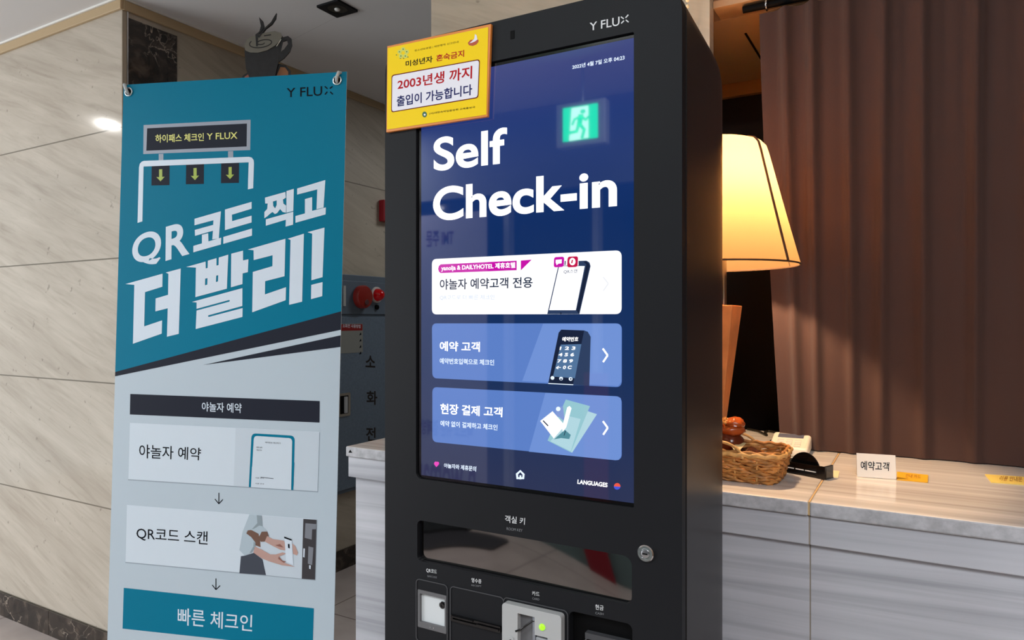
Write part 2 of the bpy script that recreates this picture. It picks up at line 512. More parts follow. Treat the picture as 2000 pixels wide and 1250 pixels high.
Z4 = zoomed(740, 0, 3.2893); Z5 = zoomed(800, 380, 3.676); Z6 = zoomed(800, 700, 4.0326); Z7 = zoomed(740, 960, 3.3333)
ZS = zoomed(790, 1090, 7.814); ZC = zoomed(970, 1120, 7.143)

screen_r = krect([(818, 152), (1236, 78.5), (1236, 983.5), (821.5, 929.5)])
open_r = (screen_r[0] - 0.007, screen_r[1] - 0.005, screen_r[2] + 0.0015, screen_r[3] + 0.006)
tray_r = krect([(815, 1016), (1234, 1087), (1234, 1180), (815, 1096)])
scan_r = krect(ZS((205, 478), (645, 560), (645, 1158), (205, 1048)))
cash_r = krect(ZC((1012, 540), (1893, 690), (1893, 1180), (1012, 1000)))
cash_r = (cash_r[0], cash_r[3] - 0.085, cash_r[2], cash_r[3])
card_r = krect(ZC((130, 372), (950, 548), (950, 1240), (130, 1010)))
card_r = (card_r[0], card_r[3] - 0.105, card_r[2], card_r[3])

ZB = 0.07                                               # bottom of the front door, above the plinth
fr = MB()
fr.plate(rrect(xl, ZB, xr - 0.0005, ztop, [0.008, 0.008, 0.042, 0.042], 10), 0.0, 0.016, M_black,
         [rrect(*open_r, [0.010, 0.002, 0.002, 0.010]), rrect(*tray_r, [0.008, 0.010, 0.012, 0.008]), rrect(*scan_r, 0.002),
          rrect(*cash_r, 0.008)], side=M_black)
fo = fr.build('front_door', kiosk)
md = fo.modifiers.new('bevel', 'BEVEL'); md.width = 0.0012; md.segments = 2; md.limit_method = 'ANGLE'; md.angle_limit = math.radians(60)

# cabinet body behind the door: a dark seam, then the shell whose top falls slightly to the rear
b = MB()
loops = []


def kloop(y, top, ins=0.0, r=0.042):
    return [(a, y, c) for a, c in rrect(xl + ins, 0.0, xr - ins, top - ins, [0.004, 0.004, r, r], 10)]


for y, top, ins in ((0.0165, ztop, 0.004), (0.0195, ztop, 0.004), (0.0196, ztop, 0.0), (0.12, ztop - 0.010, 0.0), (0.185, ztop - 0.017, 0.0), (0.205, ztop - 0.022, 0.0005),
                    (0.217, ztop - 0.031, 0.001), (0.224, ztop - 0.043, 0.002), (0.227, ztop - 0.058, 0.003)):
    loops.append(kloop(y, top, ins))
b.loft(loops, mat('black_shell', (28, 26, 26), 0.36, spec=0.36))
b.build('cabinet_body', kiosk, smooth=35)
bx('plinth', xl + 0.002, xr - 0.002, 0.004, 0.016, 0.0, 0.068, M_dark, kiosk)
bx('camera_window', *(lambda c: (c[0] - 0.0035, c[0] + 0.0035, -0.0006, 0.001, c[1] - 0.006, c[1] + 0.006))(KS.at((1001, 68))), M_dark, kiosk, bevel=0.0005)


def scr(name, rgb, k=1.0):
    return mat('screen_' + name, (4, 4, 5), 0.035, emit=rgb, estr=k, spec=0.9)


S_bg = bpy.data.materials.new('screen_navy'); S_bg.use_nodes = True
nt = S_bg.node_tree; pb = nt.nodes['Principled BSDF']
pb.inputs['Base Color'].default_value = lin((4, 4, 5)); pb.inputs['Roughness'].default_value = 0.03; pb.inputs['Specular IOR Level'].default_value = 0.9
tc = nt.nodes.new('ShaderNodeTexCoord'); sp = nt.nodes.new('ShaderNodeSeparateXYZ'); nt.links.new(tc.outputs['Object'], sp.inputs[0])
mr = nt.nodes.new('ShaderNodeMapRange'); mr.inputs[1].default_value = screen_r[1]; mr.inputs[2].default_value = screen_r[3]
nt.links.new(sp.outputs['Z'], mr.inputs[0])
rp = ramp(nt, [(0.0, (44, 52, 84)), (0.30, (22, 48, 92)), (0.62, (12, 44, 98)), (0.85, (24, 52, 116)), (1.0, (52, 62, 122))])   # navy; ceiling reflection put into the paler top colour, greyer at the bottom
nt.links.new(mr.outputs[0], rp.inputs[0]); nt.links.new(rp.outputs[0], pb.inputs['Emission Color']); pb.inputs['Emission Strength'].default_value = 1.0
S_white = scr('white', (255, 255, 255), 1.5)
S_cardwhite = scr('card_white', (252, 252, 255), 1.15)
S_soft = scr('soft_white', (225, 238, 255), 1.15)
S_card = scr('card_blue', (92, 128, 200)); S_card_lt = scr('card_blue_light', (112, 146, 214))
S_navy = scr('navy', (20, 32, 58)); S_navy2 = scr('navy_mid', (44, 62, 96)); S_key = scr('keypad', (82, 116, 156))
S_pink = scr('magenta', (200, 14, 168)); S_pale = scr('pale_blue', (196, 212, 230)); S_ink = scr('ink', (24, 40, 66))
S_crim = scr('crimson', (196, 18, 74)); S_pap = scr('paper_teal', (150, 200, 210)); S_pap2 = scr('paper_teal_light', (178, 216, 226))
S_gr = scr('pen_shadow', (84, 142, 156)); S_lil = scr('card_lilac', (132, 156, 214)); S_heart = scr('heart_pink', (236, 70, 190))
S_red = scr('flag_red', (240, 90, 70)); S_blue = scr('flag_blue', (70, 90, 220)); S_faint = scr('faint_grey', (238, 240, 244))

GY = 0.004                                             # depth of the display glass behind the door face
pr = Print(KS, base=GY)
sq = [(screen_r[0], screen_r[3]), (screen_r[2], screen_r[3]), (screen_r[2], screen_r[1]), (screen_r[0], screen_r[1])]
pr.mb.box(screen_r[0] - 0.0065, screen_r[2] + 0.0012, GY + 0.0003, GY + 0.011, screen_r[1] - 0.0045, screen_r[3] + 0.0055, M_blackgloss)
pr.mb.tri2(sq, GY, S_bg)
pr.text('Self', Z4((342, 884), (815, 812), (815, 1046), (342, 1100)), S_white, 2, bold=0.021, res=10)
pr.text('Check-in', [(843, 366), (1203, 325), (1203, 402.5), (843, 432)], S_white, 2, bold=0.026, res=10)
pr.text('2022년 4월 7일 오후 04:23', Z4((1235, 412), (1572, 346), (1572, 378), (1235, 440)), S_soft, 2, bold=0.02)
pr.disc(Z6((195, 828))[0], 3.0, S_heart, 2); pr.disc(Z6((209, 829))[0], 3.0, S_heart, 2)
pr.poly(Z6((178, 832), (222, 836), (200, 860)), S_heart, 3)
pr.text('야놀자와 제휴문의', Z6((260, 828), (515, 854), (512, 896), (260, 864)), S_soft, 2, bold=0.02)
pr.poly(Z6((862, 882), (896, 915), (892, 955), (832, 955), (827, 912)), S_soft, 2, [Z6((862, 900), (880, 920), (878, 940), (846, 940), (844, 918))])
pr.poly(Z6((856, 925), (870, 925), (870, 957), (856, 957)), S_soft, 3)
pr.text('LANGUAGES', Z6((1315, 958), (1552, 985), (1550, 1020), (1312, 992)), S_white, 2, bold=0.03)
c = Z6((1627, 1012))[0]
pr.disc(c, 6.4, S_red, 2); pr.disc(c, 6.5, S_blue, 3, a0=8, a1=188)
scr_obj = pr.mb.build('touchscreen', kiosk, weld=False)
scr_obj['label'] = 'lit navy touchscreen headed Self Check-in'


def menu_card(label, quad, m, draw):
    q = Print(KS, base=GY - 0.00015)
    q.round(quad, 0.0085, m, 1); draw(q)
    o = q.mb.build('menu_button', scr_obj, weld=False); o['label'] = label
    return o


def chevron(q, pts, w, m): q.stroke(pts, w, m, 3)


def card1(q):
    q.poly(Z5((213, 500), (760, 473), (760, 542), (213, 563), (200, 552), (195, 532), (200, 512)), S_pink, 2)
    q.poly(Z5((790, 472), (868, 466), (790, 543)), S_pink, 2)
    q.text('yanolja & DAILYHOTEL 제휴호텔', Z5((218, 506), (750, 484), (750, 532), (218, 554)), S_white, 3, bold=0.02)
    q.text('야놀자 예약고객 전용', Z5((207, 606), (876, 590), (874, 668), (207, 684)), S_ink, 2, bold=0.016)
    q.text('QR코드로 더 빠른 체크인', Z5((207, 722), (600, 718), (600, 755), (207, 758)), S_pale, 2)
    q.poly(Z5((1060, 508), (1205, 508), (1205, 475), (1262, 473), (1284, 486), (1292, 512), (1212, 858), (980, 858)), S_navy2, 2)
    q.poly(Z5((1066, 512), (1250, 512), (1186, 830), (994, 830)), S_cardwhite, 3)
    q.poly(Z5((1190, 830), (1262, 500), (1240, 480), (1262, 478), (1284, 500), (1284, 520), (1208, 856)), S_navy, 3)
    q.disc(Z5((1078, 852))[0], 1.8, S_navy, 3)
    q.text('QR스캔', Z5((1100, 540), (1198, 534), (1196, 562), (1098, 568)), S_navy2, 4)
    q.round(Z5((1030, 448), (1103, 444), (1100, 518), (1027, 522)), 0.0035, S_pink, 4)
    q.round(Z5((1127, 445), (1203, 441), (1199, 518), (1123, 522)), 0.0035, S_crim, 4)
    q.poly(Z5((1042, 468), (1085, 464), (1084, 492), (1062, 494), (1048, 506), (1046, 494), (1042, 492)), S_white, 5)
    q.disc(Z5((1162, 480))[0], 6.0, S_white, 5, ry=7.2); q.poly(Z5((1157, 468), (1168, 466), (1162, 492), (1152, 494)), S_crim, 6)
    q.stroke(Z5((1110, 475), (1108, 505)), 2.0, S_ink, 4)
    chevron(q, Z5((1382, 590), (1420, 638), (1384, 690)), 2.5, S_faint)


def card2(q):
    q.poly(Z5((950, 927), (1480, 927), (1500, 932), (1514, 950), (1514, 1345), (1490, 1377), (800, 1340)), S_card_lt, 2)
    q.text('예약 고객', Z5((207, 1054), (496, 1058), (495, 1130), (207, 1124)), S_white, 3, bold=0.02)
    q.text('예약번호입력으로 체크인', Z5((207, 1174), (598, 1186), (598, 1228), (207, 1216)), S_soft, 3, bold=0.02)
    q.poly([(1094, 643.8), (1139, 645.5), (1117, 752), (1068.5, 749.5), (1089, 650)], S_navy, 3)
    q.poly([(1139, 645.5), (1146, 648), (1151.8, 658), (1149, 754), (1117, 752)], S_navy2, 3)
    q.text('예약번호', Z5((1090, 1022), (1206, 1022), (1202, 1055), (1087, 1055)), S_white, 4, bold=0.02)
    q.poly(Z5((1078, 1078), (1226, 1074), (1180, 1320), (1022, 1308)), S_key, 4)
    for i, row in enumerate(('1 2 3', '4 5 6', '7 8 9', '← 0 C')):
        y = 1092 + i * 46; x = 1074 - i * 9
        q.text(row, Z5((x, y), (x + 112, y - 1), (x + 107, y + 24), (x - 5, y + 24)), S_white, 5, bold=0.03)
    for x, y in ((1117, 155), (1185, 160), (1260, 163)): q.disc(Z6((x, y))[0], 3.7, S_soft, 4)
    q.disc(Z6((1185, 166))[0], 1.7, S_navy, 5); q.disc(Z6((1262, 163))[0], 1.5, S_navy, 5)
    q.poly(Z6((1085, 196), (1282, 206), (1280, 212), (1083, 202)), S_soft, 4)
    chevron(q, Z5((1380, 1106), (1415, 1155), (1382, 1204)), 3.6, S_white)


def card3(q):
    q.poly(Z6((1060, 273), (1630, 302), (1655, 315), (1660, 345), (1660, 770), (1640, 803), (1615, 806), (930, 738)), S_card_lt, 2)
    q.text('현장 결제 고객', Z6((232, 356), (723, 388), (720, 466), (232, 440)), S_white, 3, bold=0.02)
    q.text('예약 없이 결제하고 체크인', Z6((232, 490), (683, 524), (682, 570), (232, 536)), S_soft, 3, bold=0.02)
    q.poly(Z6((1395, 418), (1468, 442), (1272, 746), (1215, 720)), S_pap2, 3)
    q.poly(Z6((1222, 326), (1413, 378), (1262, 743), (1078, 650)), S_pap, 4)
    q.poly(Z6((1235, 455), (1340, 480), (1262, 735), (1100, 655), (1150, 600)), S_pap2, 5)
    q.poly(Z6((1145, 385), (1200, 380), (1215, 500), (1150, 450), (1140, 410)), S_lil, 5)
    q.disc(Z6((1163, 400))[0], 4.4, S_soft, 6)
    q.poly(Z6((1130, 640), (1215, 565), (1262, 605), (1250, 638), (1185, 630)), S_gr, 6)
    q.poly(Z6((1118, 418), (1216, 530), (1128, 633), (1021, 495)), S_cardwhite, 7)
    q.stroke(Z6((1044, 492), (1084, 534)), 2.2, S_navy, 8)
    q.poly(Z6((1235, 388), (1252, 377), (1268, 394), (1226, 545), (1200, 580), (1195, 545)), S_white, 9)
    q.stroke(Z6((1222, 570), (1210, 610)), 1.2, S_navy, 9)
    chevron(q, Z6((1515, 497), (1553, 550), (1517, 604)), 3.6, S_white)


menu_card('bright white menu button with a pink ribbon and phone drawing', Z5((150, 462), (1515, 398), (1515, 858), (150, 860)), S_cardwhite, card1)
menu_card('blue middle menu button with a small kiosk drawing', Z5((150, 925), (1517, 925)) + Z6((1663, 230), (168, 157)), S_card, card2)
menu_card('blue bottom menu button with papers and a pen', Z6((168, 227), (1663, 302), (1663, 808), (168, 660)), S_card, card3)

# printing on the door: white logo and captions
M_print = mat('pale_print', (214, 216, 218), 0.6); M_printdim = mat('dim_print', (120, 122, 126), 0.6)
pr = Print(KS, base=-0.0003)
pr.text('Y FLU', Z4((1355, 148), (1547, 107), (1547, 164), (1355, 199)), M_print, 1, bold=0.008)
for a, c in (((1213, 33), (1218.5, 37)), ((1227.5, 29), (1222, 35)), ((1213.5, 46), (1219, 40.5)), ((1228, 43.5), (1222.5, 39))): pr.stroke([a, c], 2.2, M_print)
pr.mb.build('logo_lettering', kiosk, weld=False)
for s, sm, qa, qb in (('객실 키', 'ROOM KEY', [(822, 153), (953, 172), (950, 216), (822, 200)], [(833, 232), (937, 245), (936, 262), (833, 250)]),
                      ('QR코드', 'BARCODE', [(310, 498), (379, 512), (377, 538), (310, 526)], [(318, 543), (379, 553), (378, 565), (318, 556)]),
                      ('영수증', 'RECEIPT', [(604, 560), (669, 572), (668, 600), (604, 590)], [(604, 604), (669, 612), (668, 622), (604, 614)]),
                      ('카드', 'CARD', [(998, 646), (1047, 654), (1046, 682), (998, 674)], [(1000, 688), (1046, 696), (1045, 709), (1000, 702)]),
                      ('현금', 'CASH', [(1410, 733), (1464, 742), (1463, 774), (1410, 767)], [(1410, 782), (1464, 790), (1463, 804), (1410, 797)])):
    pr = Print(KS, base=-0.0003)
    pr.text(s, Z7(*qa), M_print, 1, bold=0.006); pr.text(sm, Z7(*qb), M_printdim, 1, bold=0.0)
    pr.mb.build('caption', kiosk, weld=False)


def outline(quad_or_rect, w, r, m, name, parent, y0=-0.0012, bottom=None):
    x0, z0, x1, z1 = quad_or_rect
    if bottom is not None: z0 = bottom
    mb = MB(); mb.plate(rrect(x0, z0, x1, z1, r), y0, 0.0005, m, [rrect(x0 + w, z0 + w, x1 - w, z1 - w, max(r - w, 0.001))])
    return mb.build(name, parent)


M_rim = mat('grey_rim', (62, 63, 66), 0.45)
# key tray: black well closed by a mirror-dark flap
bx('tray_well', tray_r[0] - 0.001, tray_r[2] + 0.001, 0.0125, 0.0155, tray_r[1] - 0.001, tray_r[3] + 0.001, M_dark, kiosk)
mt = MB()
n = 12; lo = []
for i in range(n + 1):
    t = i / n
    lo.append([(tray_r[0] + 0.003 + (tray_r[2] - tray_r[0] - 0.0035) * k / 24, 0.0075 + 0.0016 * math.sin(3.1 * k / 24 + 0.6) * (1 - t) + 0.0007 * t, tray_r[1] + 0.001 + (tray_r[3] - tray_r[1] - 0.003) * t) for k in range(25)])
mt.loft(lo, mat('smoked_mirror', (126, 123, 121), 0.035, 1.0), False, False, closed=False)
o = mt.build('key_tray_flap', kiosk, smooth=60); o['label'] = 'smoked mirror flap of the room key tray'

# round key lock
lk = KS.at((1262, 1080))
b = MB(); b.lathe([(0.0108, 0.0), (0.0108, -0.003), (0.0096, -0.0042), (0.0066, -0.0042), (0.006, -0.0032), (0.001, -0.0032)], M_chrome, (lk[0], 0, lk[1]), 32, 'y')
lock = b.build('key_lock', kiosk, smooth=35); lock['label'] = 'round chrome key lock'
b = MB(); b.lathe([(0.0052, -0.0032), (0.0052, -0.0046), (0.004, -0.005), (0.0005, -0.005)], M_satin, (lk[0], 0, lk[1]), 24, 'y'); b.box(lk[0] - 0.0034, lk[0] + 0.0034, -0.0054, -0.0045, lk[1] - 0.0008, lk[1] + 0.0008, M_dark)
b.build('key_slot', lock, smooth=35)

# barcode scanner
outline(krect(ZS((180, 312), (665, 400), (665, 1400), (180, 1250))), 0.0013, 0.007, M_rim, 'scanner_rim', kiosk)
sx0, sz0, sx1, sz1 = scan_r
bc = MB()
bc.plate(rrect(sx0 + 0.0004, sz0 + 0.0004, sx1 - 0.0004, sz1 - 0.0004, 0.001), -0.001, 0.010, mat('scanner_grey', (96, 96, 98), 0.4), [rrect(sx0 + 0.0045, sz0 + 0.009, sx1 - 0.003, sz1 - 0.006, 0.0008)])
sc_o = bc.build('barcode_scanner', kiosk, bevel=0.0005); sc_o['label'] = 'grey barcode scanner with a pale window'
bx('scanner_window', sx0 + 0.004, sx1 - 0.003, 0.0035, 0.008, sz0 + 0.009, sz1 - 0.006, mat('scanner_glass', (205, 210, 212), 0.15), sc_o)
b = MB(); b.lathe([(0.0052, 0.0034), (0.0052, 0.0014), (0.004, 0.0008), (0.0015, 0.0012), (0.0002, 0.0014)], M_blackgloss, (sx1 - 0.0095, 0, sz1 - 0.017), 24, 'y'); b.build('scanner_lens', sc_o, smooth=40)
b = MB()
for dx in (-0.0022, 0.0042): b.lathe([(0.0009, -0.0009), (0.0009, -0.0016), (0.0002, -0.0018)], M_satin, ((sx0 + sx1) / 2 + dx, 0, sz0 + 0.0045), 10, 'y')
b.build('indicator_leds', sc_o)

# receipt printer: rimmed panel with a lipped slot
rr_ = krect(ZS((700, 425), (1525, 590), (1525, 1500), (700, 1330)))
outline(rr_, 0.0013, 0.007, M_rim, 'printer_rim', kiosk)
s0 = KS.at(ZS((725, 855))[0]); s1 = KS.at(ZS((1485, 1040))[0]); zz = (s0[1] + s1[1]) / 2 - 0.004
rp_o = MB(); rp_o.plate(rrect(s0[0], zz - 0.0045, s1[0], zz + 0.0045, 0.0015), -0.004, 0.0, M_blackgloss, [rrect(s0[0] + 0.004, zz - 0.0012, s1[0] - 0.004, zz + 0.0014, 0.0008)])
rs = rp_o.build('receipt_slot', kiosk, bevel=0.0006)
bx('slot_gap', s0[0] + 0.003, s1[0] - 0.003, -0.0012, 0.0, zz - 0.0016, zz + 0.0018, M_dark, rs)
xm = (s0[0] + s1[0]) / 2
bx('tear_bar', s0[0] + 0.003, xm - 0.003, -0.0062, -0.0035, zz + 0.0022, zz + 0.0042, M_blackgloss, rs)
bx('tear_bar', xm + 0.004, s1[0] - 0.002, -0.0066, -0.0035, zz - 0.0012, zz + 0.0010, M_blackgloss, rs)

# card reader
outline((card_r[0] - 0.004, card_r[1] - 0.01, card_r[2] + 0.0055, card_r[3] + 0.0042), 0.0013, 0.007, M_rim, 'card_reader_rim', kiosk)
M_silver = mat('silver_plastic', (176, 178, 178), 0.38, 0.15)
cx0, cz0, cx1, cz1 = card_r
g0 = KS.at(ZC((345, 515))[0])[0]; g1 = KS.at(ZC((580, 570))[0])[0]
gz = KS.at(ZC((450, 540))[0])[1]
h0 = KS.at(ZC((580, 815))[0]); h1 = KS.at(ZC((760, 850))[0])
cr = MB()
cr.plate(rrect(cx0, cz0, cx1, cz1, 0.005), -0.011, 0.0, M_silver,
         [[(g0, cz0 + 0.012), (h1[0], cz0 + 0.012), (h1[0], h0[1]), (g1, h0[1]), (g1, gz), (g0, gz)]])
cro = cr.build('card_reader', kiosk, bevel=0.0022, seg=3); cro['label'] = 'silver card reader with a green light'
bx('card_throat', g0 - 0.001, h1[0] + 0.001, -0.002, -0.0002, cz0 + 0.010, gz + 0.001, mat('throat_grey', (96, 96, 98), 0.45), cro)
bx('slot_side', g1 - 0.0042, g1, -0.0085, -0.002, cz0 + 0.013, gz - 0.0005, mat('slot_steel', (150, 156, 165), 0.25, 0.6), cro)
tp = [KS.at(p) for p in ZC((320, 762), (380, 745), (500, 660), (540, 635), (572, 635))]
b = MB(); b.tube([(x, -0.0118 + 0.0042 * min(1, i / 2), z) for i, (x, z) in enumerate(tp)], 0.0014, M_blackgloss, 8); b.build('card_guide', cro, smooth=60)
cc = KS.at(ZC((600, 905))[0]); b = MB(); b.tube([(h0[0] + 0.001, -0.005, h0[1] - 0.0065), (h1[0] - 0.002, -0.005, h0[1] - 0.0075)], 0.0038, mat('roller_grey', (140, 142, 145), 0.3), 16); b.build('roller', cro, smooth=50)
lp = KS.at(ZC((687, 706))[0])
b = MB(); b.lathe([(0.0046, -0.0108), (0.0044, -0.0125), (0.003, -0.0135), (0.0005, -0.0138)], mat('green_led', (120, 200, 30), 0.3, emit=(165, 230, 40), estr=0.9), (lp[0], 0, lp[1]), 20, 'y'); b.build('status_light', cro, smooth=60)
kp = KS.at(ZC((255, 900))[0]); b = MB()
b.plate(rrect(kp[0] - 0.0045, kp[1] - 0.02, kp[0] + 0.0045, kp[1] + 0.0065, 0.003), -0.0125, -0.0105, M_silver); b.lathe([(0.0018, -0.0125), (0.0018, -0.0136), (0.0003, -0.0136)], M_dark, (kp[0], 0, kp[1] + 0.001), 12, 'y')
b.build('key_tab', cro, bevel=0.0004)

# banknote acceptor in a black well
b = MB(); b.box(cash_r[0] + 0.0005, cash_r[2] - 0.0005, 0.0125, 0.0155, cash_r[1], cash_r[3] - 0.0005, M_dark)
b.box(cash_r[0] + 0.022, cash_r[2] - 0.006, 0.003, 0.0125, cash_r[3] - 0.034, cash_r[3] - 0.026, M_rim)
b.tube([(cash_r[0] + 0.020, 0.004, cash_r[3] - 0.055), (cash_r[0] + 0.020, 0.004, cash_r[3] - 0.040), (cash_r[0] + 0.024, 0.004, cash_r[3] - 0.034)], 0.0010, M_rim, 8)
b.build('banknote_slot', kiosk)

# ------------------------------------------------------------------ yellow age notice stuck on the kiosk's upper left corner
ZY = zoomed(750, 60, 6.248)
NM = KM @ Matrix.Translation(Vector((0, -0.0045, 0))); NS = Surf(NM)
notice = empty('age_notice', 'small yellow framed age notice stuck on the kiosk top left corner', 'notice', NM)
M_or = mat('orange_frame', (214, 128, 52), 0.35); M_ye = mat('notice_yellow', (240, 204, 4), 0.45, spec=0.2)
M_nw = mat('notice_white', (226, 224, 232), 0.45); M_mar = mat('maroon', (104, 12, 22), 0.5, spec=0.1); M_rd = mat('notice_red', (176, 16, 30), 0.5, spec=0.1); M_nv = mat('notice_navy', (18, 24, 90), 0.5, spec=0.1)
M_ink = mat('print_ink', (30, 26, 18), 0.5, spec=0.1)
b = MB(); b.plate([NS.at(p) for p in ((757, 90.5), (959.8, 46.8), (952.8, 228), (755, 258.8))], -0.001, 0.0042, M_or)
b.build('backing_frame', notice, bevel=0.0006)
pr = Print(NS, base=-0.0013, step=0.00015)
pr.poly(Z4((60, 310), (706, 176), (694, 738), (56, 834)), M_ye, 1)
pr.round(ZY((100, 545), (1178, 350), (1160, 824), (95, 1002)), 0.0050, M_mar, 2)
pr.round(ZY((110, 556), (1168, 364), (1150, 814), (105, 990)), 0.0044, M_nw, 3)
pr.text('2003년생 까지', ZY((176, 600), (1086, 432), (1082, 588), (174, 727)), M_rd, 4, bold=0.018)
pr.text('출입이 가능합니다', ZY((166, 802), (1086, 653), (1084, 788), (166, 932)), M_nv, 4, bold=0.018)
pr.text('미성년자', ZY((272, 374), (602, 308), (600, 388), (272, 446)), M_ink, 2, bold=0.02)
pr.text('혼숙금지', ZY((645, 302), (986, 236), (985, 322), (645, 382)), M_rd, 2, bold=0.02)
pr.text('청소년보호법 | 위반행위 신고안내', ZY((380, 236), (916, 126), (916, 156), (380, 264)), M_ink, 2)
pr.text('(사)대한숙박업중앙회 교육홍보국', ZY((560, 1003), (1120, 922), (1120, 950), (560, 1030)), M_ink, 2, bold=0.01)
M_gn = mat('emblem_green', (40, 96, 70), 0.5); M_lg = mat('emblem_lime', (200, 206, 90), 0.5); M_bn = mat('emblem_brown', (176, 72, 30), 0.5)
pr.disc(ZY((503, 1025))[0], 4.6, M_gn, 2, ry=5.6); pr.disc(ZY((505, 1028))[0], 1.9, M_nw, 3)
for i in range(5):
    a = math.radians(i * 72 - 90); c = ZY((242 + 46 * math.cos(a), 276 + 46 * math.sin(a)))[0]
    pr.disc(c, 4.2, M_lg, 2); pr.disc(c, 1.2, M_gn, 3)
for x, y in ((208, 342), (248, 342), (300, 325), (160, 300)): pr.disc(ZY((x, y))[0], 1.0, M_gn, 3)
pr.poly(ZY((1030, 152), (1060, 118), (1120, 108), (1160, 115), (1160, 140), (1135, 172), (1090, 190), (1045, 182)), M_bn, 2)
pr.poly(ZY((1050, 158), (1110, 105), (1118, 45), (1138, 60), (1148, 112), (1120, 135), (1085, 150)), M_nw, 3)
pr.mb.build('printed_sheet', notice, weld=False)

# loose cables rising from behind the kiosk's top edge
for i, (p0, h, lean) in enumerate((((962, 44), 0.02, -0.006), ((988, 36), 0.016, 0.0), ((1053, 20), 0.022, 0.006), ((1090, 12), 0.03, -0.012))):
    x, z = KS.at(p0); b = MB()
    pts = [(x + lean * t * t * 1.2 + 0.003 * math.sin(5 * t), 0.10 - 0.02 * t, ztop - 0.02 + (h + 0.024) * t) for t in [k / 8 for k in range(9)]]
    b.tube([KM @ Vector(q) for q in pts], [0.0016 - 0.0007 * k / 8 for k in range(9)], M_dark, 7)
    tag(b.build('cable', smooth=60), ('thin dark cable end at the yellow notice corner above the kiosk', 'short straight cable end above the kiosk camera hole', 'bent dark cable end over the middle of the kiosk top',
                                      'tallest dark cable end over the kiosk top, nearest the logo')[i], 'cable', 'loose cables on the kiosk top')

# ------------------------------------------------------------------ roll banner on its X stand
bo = Vector((-1.44716093, 1.14208108, 0.58563164 + 1.35))
yaw, pit, rol = 0.32525136, -0.02275779, 0.01427957
BR = Matrix.Rotation(yaw, 4, 'Z') @ Matrix.Rotation(pit, 4, 'X') @ Matrix.Rotation(rol, 4, 'Y')
BM = Matrix.Translation(bo) @ BR
up = BR.to_3x3().col[2]
BH = 1.80
BM0 = Matrix.Translation(bo - up * (bo.z / up.z)) @ BR          # the same frame, origin on the floor
HB = bo.z / up.z                                                 # height of the top edge in the frame
BS = Surf(BM0)
banner = empty('standing_banner', 'tall teal and pale standing banner with big white lettering beside the kiosk', 'banner', BM0)
M_vin = mat('banner_pale', (186, 200, 210), 0.33); M_teal = mat('banner_teal', (0, 116, 146), 0.42, spec=0.12); M_char = mat('banner_charcoal', (38, 41, 52), 0.45, spec=0.10)
M_bw = mat('banner_white', (214, 226, 238), 0.33); M_cardw = mat('banner_card', (208, 220, 230), 0.33); M_gsh = mat('banner_card_grey', (198, 210, 220), 0.33)
M_bf = mat('banner_frame_grey', (150, 158, 172), 0.35); M_yt = mat('banner_yellow', (226, 224, 128), 0.35); M_lime = mat('banner_lime', (164, 184, 74), 0.35); M_inkb = mat('banner_ink', (12, 16, 24), 0.5, spec=0.08)
M_skin = mat('printed_skin', (188, 152, 142), 0.4); M_skd = mat('printed_skin_shade', (140, 92, 82), 0.4); M_brn = mat('printed_brown', (112, 82, 68), 0.4); M_skirt = mat('printed_skirt', (62, 68, 80), 0.4)
M_shirt = mat('printed_shirt', (176, 192, 202), 0.4); M_shirt2 = mat('printed_shirt_fold', (140, 154, 162), 0.4); M_kp = mat('printed_kiosk', (56, 54, 58), 0.4); M_kg = mat('printed_kiosk_grey', (126, 130, 138), 0.4)

pr = Print(BS, base=-0.0006, step=0.0002)
mb = pr.mb
mb.plate(rrect(-0.3, HB - BH, 0.3, HB, 0.001, 1), -0.0006, 0.0006, M_vin)
Z2 = zoomed(200, 380, 3.2893); Z1 = zoomed(200, 0, 3.2893); Z3 = zoomed(200, 740, 2.452)
ZA = zoomed(220, 220, 5.4333); ZB_ = zoomed(230, 340, 4.651); ZCc = zoomed(230, 430, 4.4444); ZH = zoomed(440, 990, 8.335)
tl = Z2((95, 1140))[0]; tr = Z2((1537, 750))[0]
lz = BS.at(tl)[1]; rz = BS.at(tr)[1]
mb.tri2([(-0.2999, HB - 0.0001), (0.2999, HB - 0.0001), (0.2999, rz), (-0.2999, lz)], pr.y(1), M_teal)
l2 = BS.at(Z2((92, 1168))[0])[1]; r2 = BS.at(Z2((1534, 869))[0])[1]
mb.tri2([(-0.2999, lz), (0.2999, rz), (0.2999, r2), (-0.2999, l2)], pr.y(1), M_char)
t0 = BS.at(Z2((648, 1095))[0]); r3 = BS.at(Z2((1531, 904))[0])[1]; r4 = BS.at(Z2((1530, 979))[0])[1]
mb.tri2([t0, (0.2999, r3), (0.2999, r4)], pr.y(1), M_char)
